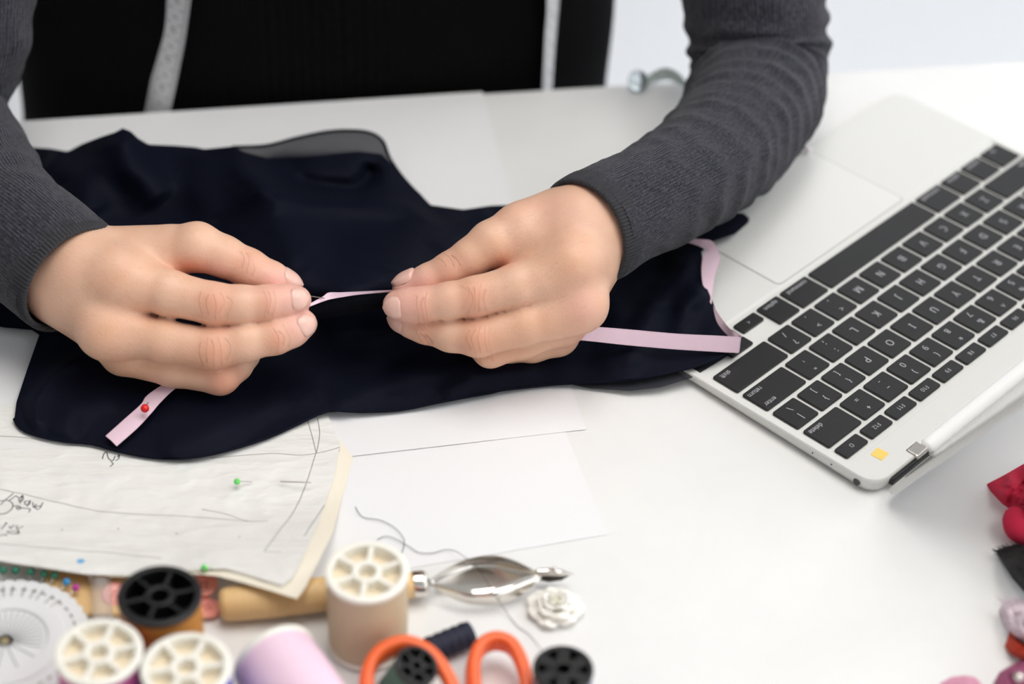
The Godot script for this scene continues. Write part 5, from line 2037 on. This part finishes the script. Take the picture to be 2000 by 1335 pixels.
func scraps() -> void:
	var felt := noise_tex(0.12, 256, FastNoiseLite.TYPE_SIMPLEX, 3, Color.BLACK, Color.WHITE, 44)
	var crimson := bump(tri(mat(Color(0.80, 0.12, 0.27), 0.9), 90.0), felt, 0.02)
	var c1 := crumple("crimson_cloth", [1927, 945, 1934, 958, 1958, 984, 1982, 1000], [2080, 880, 2090, 1040], [1927, 945, 1960, 928, 2000, 905, 2080, 880], [1982, 1000, 2010, 1008, 2090, 1040], 24.0, 16.0, 2, crimson, "crumpled crimson cloth scrap beyond the open laptop")
	# its curled end
	var roll := []
	for q in [[1986, 1003, 9], [1981, 1018, 10], [1987, 1034, 9], [2004, 1043, 8], [2040, 1052, 8]]:
		roll.append(at(q[0], q[1], q[2]))
	part("curled_end", tube(smooth_path(roll, 6), [0.003, 0.0042, 0.005, 0.0055, 0.0055], 14), crimson, c1)
	var ebony := bump(tri(mat(Color(0.035, 0.033, 0.04), 0.8), 120.0), felt, 0.01)
	var c2 := crumple("black_cloth", [1944, 1074, 1950, 1086, 1957, 1098], [2090, 1040, 2090, 1210], [1944, 1074, 1975, 1064, 2010, 1058, 2090, 1040], [1957, 1098, 1976, 1128, 2004, 1160, 2090, 1210], 22.0, 10.0, 6, ebony, "black cloth scrap with a frayed edge between crimson and pale pink scraps")
	var r := RandomNumberGenerator.new()
	r.seed = 17
	for k in 26:
		var t := r.randf()
		var p := bez(v2([1957, 1092, 1944, 1075, 1975, 1064, 2000, 1060]), t)
		var h := 3.0 + 8.0 * t
		var a := at(p.x + 5, p.y + 5, h)
		var b := at(p.x - r.randf_range(2, 9), p.y - r.randf_range(-2, 7), h + r.randf_range(-1, 2))
		part("frayed_fibre", tube([a, a.lerp(b, 0.6) + Vector3(0, 0.0004, 0), b], [0.00016], 5), ebony, c2)
	var pale := bump(tri(mat(Color(0.93, 0.86, 0.90), 0.95), 70.0), felt, 0.05)
	var c3 := crumple("fluffy_cloth", [1951, 1190, 1953, 1200, 1962, 1222], [2090, 1165, 2090, 1300], [1951, 1190, 1962, 1176, 1985, 1170, 2090, 1165], [1962, 1222, 1985, 1245, 2005, 1264, 2090, 1300], 24.0, 12.0, 12, pale, "fluffy pale pink scrap with loose hairs")
	for k in 30:
		var p := Vector2(r.randf_range(1956, 2000), r.randf_range(1170, 1185))
		var a := at(p.x, p.y + 6, 9)
		var b := at(p.x - r.randf_range(-4, 22), p.y - r.randf_range(2, 16), 12)
		part("loose_hair", tube([a, a.lerp(b, 0.5) + Vector3(0, 0.0006, 0), b], [0.00013], 5), pale, c3)
	crumple("rust_cloth", [1972, 1231, 1966, 1250, 1962, 1262], [2060, 1290, 2050, 1320], [1972, 1231, 1990, 1248, 2060, 1290], [1962, 1262, 1972, 1276, 1990, 1286, 2050, 1320], 14.0, 8.0, 3, mat(Color(0.72, 0.20, 0.10), 0.75), "rust red folded scrap under the fluffy pink one")
	var plum := bump(tri(mat(Color(0.60, 0.30, 0.44), 0.8), 90.0), felt, 0.01)
	crumple("plum_cloth", [1952, 1312, 1942, 1330, 1930, 1360], [2080, 1270, 2080, 1400], [1952, 1312, 1975, 1298, 2000, 1285, 2080, 1270], [1930, 1360, 2000, 1390, 2080, 1400], 20.0, 12.0, 31, plum, "plum purple scrap carrying a silver bead")
	crumple("rose_cloth", [1836, 1334, 1838, 1350, 1850, 1400], [1918, 1336, 1930, 1400], [1836, 1334, 1858, 1321, 1885, 1318, 1905, 1322, 1918, 1336], [1850, 1400, 1930, 1400], 10.0, 5.0, 19, bump(tri(mat(Color(0.88, 0.62, 0.72), 0.9), 90.0), felt, 0.02), "dusty rose scrap lying apart from the other scraps")
	var bead := SphereMesh.new()
	bead.radius = 0.0020
	bead.height = 0.0040
	solo("silver_bead", bead, M.chrome, "silver bead on the plum purple scrap", "bead", "", place(at(1990, 1321, 27)))
	# behind the arm: a small glass bead and a curl of pale green ribbon
	var glass := mat(Color(0.92, 0.96, 0.97, 0.1), 0.02)
	glass.refraction_enabled = true
	glass.refraction_scale = 0.05
	glass.transparency = BaseMaterial3D.TRANSPARENCY_ALPHA
	var gb := SphereMesh.new()
	gb.radius = 0.0062
	gb.height = 0.0124
	solo("glass_bead", gb, glass, "clear glass bead at the far table edge behind the arm", "bead", "", place(at(1247, 157, 6.3)))
	var curl := mat(Color(0.84, 0.89, 0.865), 0.6)
	var cs := strip([[1262, 150, 3, 1268, 166, 1], [1280, 138, 9, 1285, 160, 2], [1300, 132, 11, 1303, 156, 3], [1322, 140, 9, 1322, 162, 2], [1340, 158, 4, 1336, 172, 1]], 8, 5)
	solo("green_ribbon", cs, curl, "short curl of pale green ribbon at the far table edge", "ribbon")
	var pearl := SphereMesh.new()
	pearl.radius = 0.0022
	pearl.height = 0.0044
	solo("pearl_bead", pearl, mat(Color(0.94, 0.92, 0.92), 0.25), "small pearl bead on the laptop beside the sleeve", "bead", "", place(at(1578, 292, 9.0)))
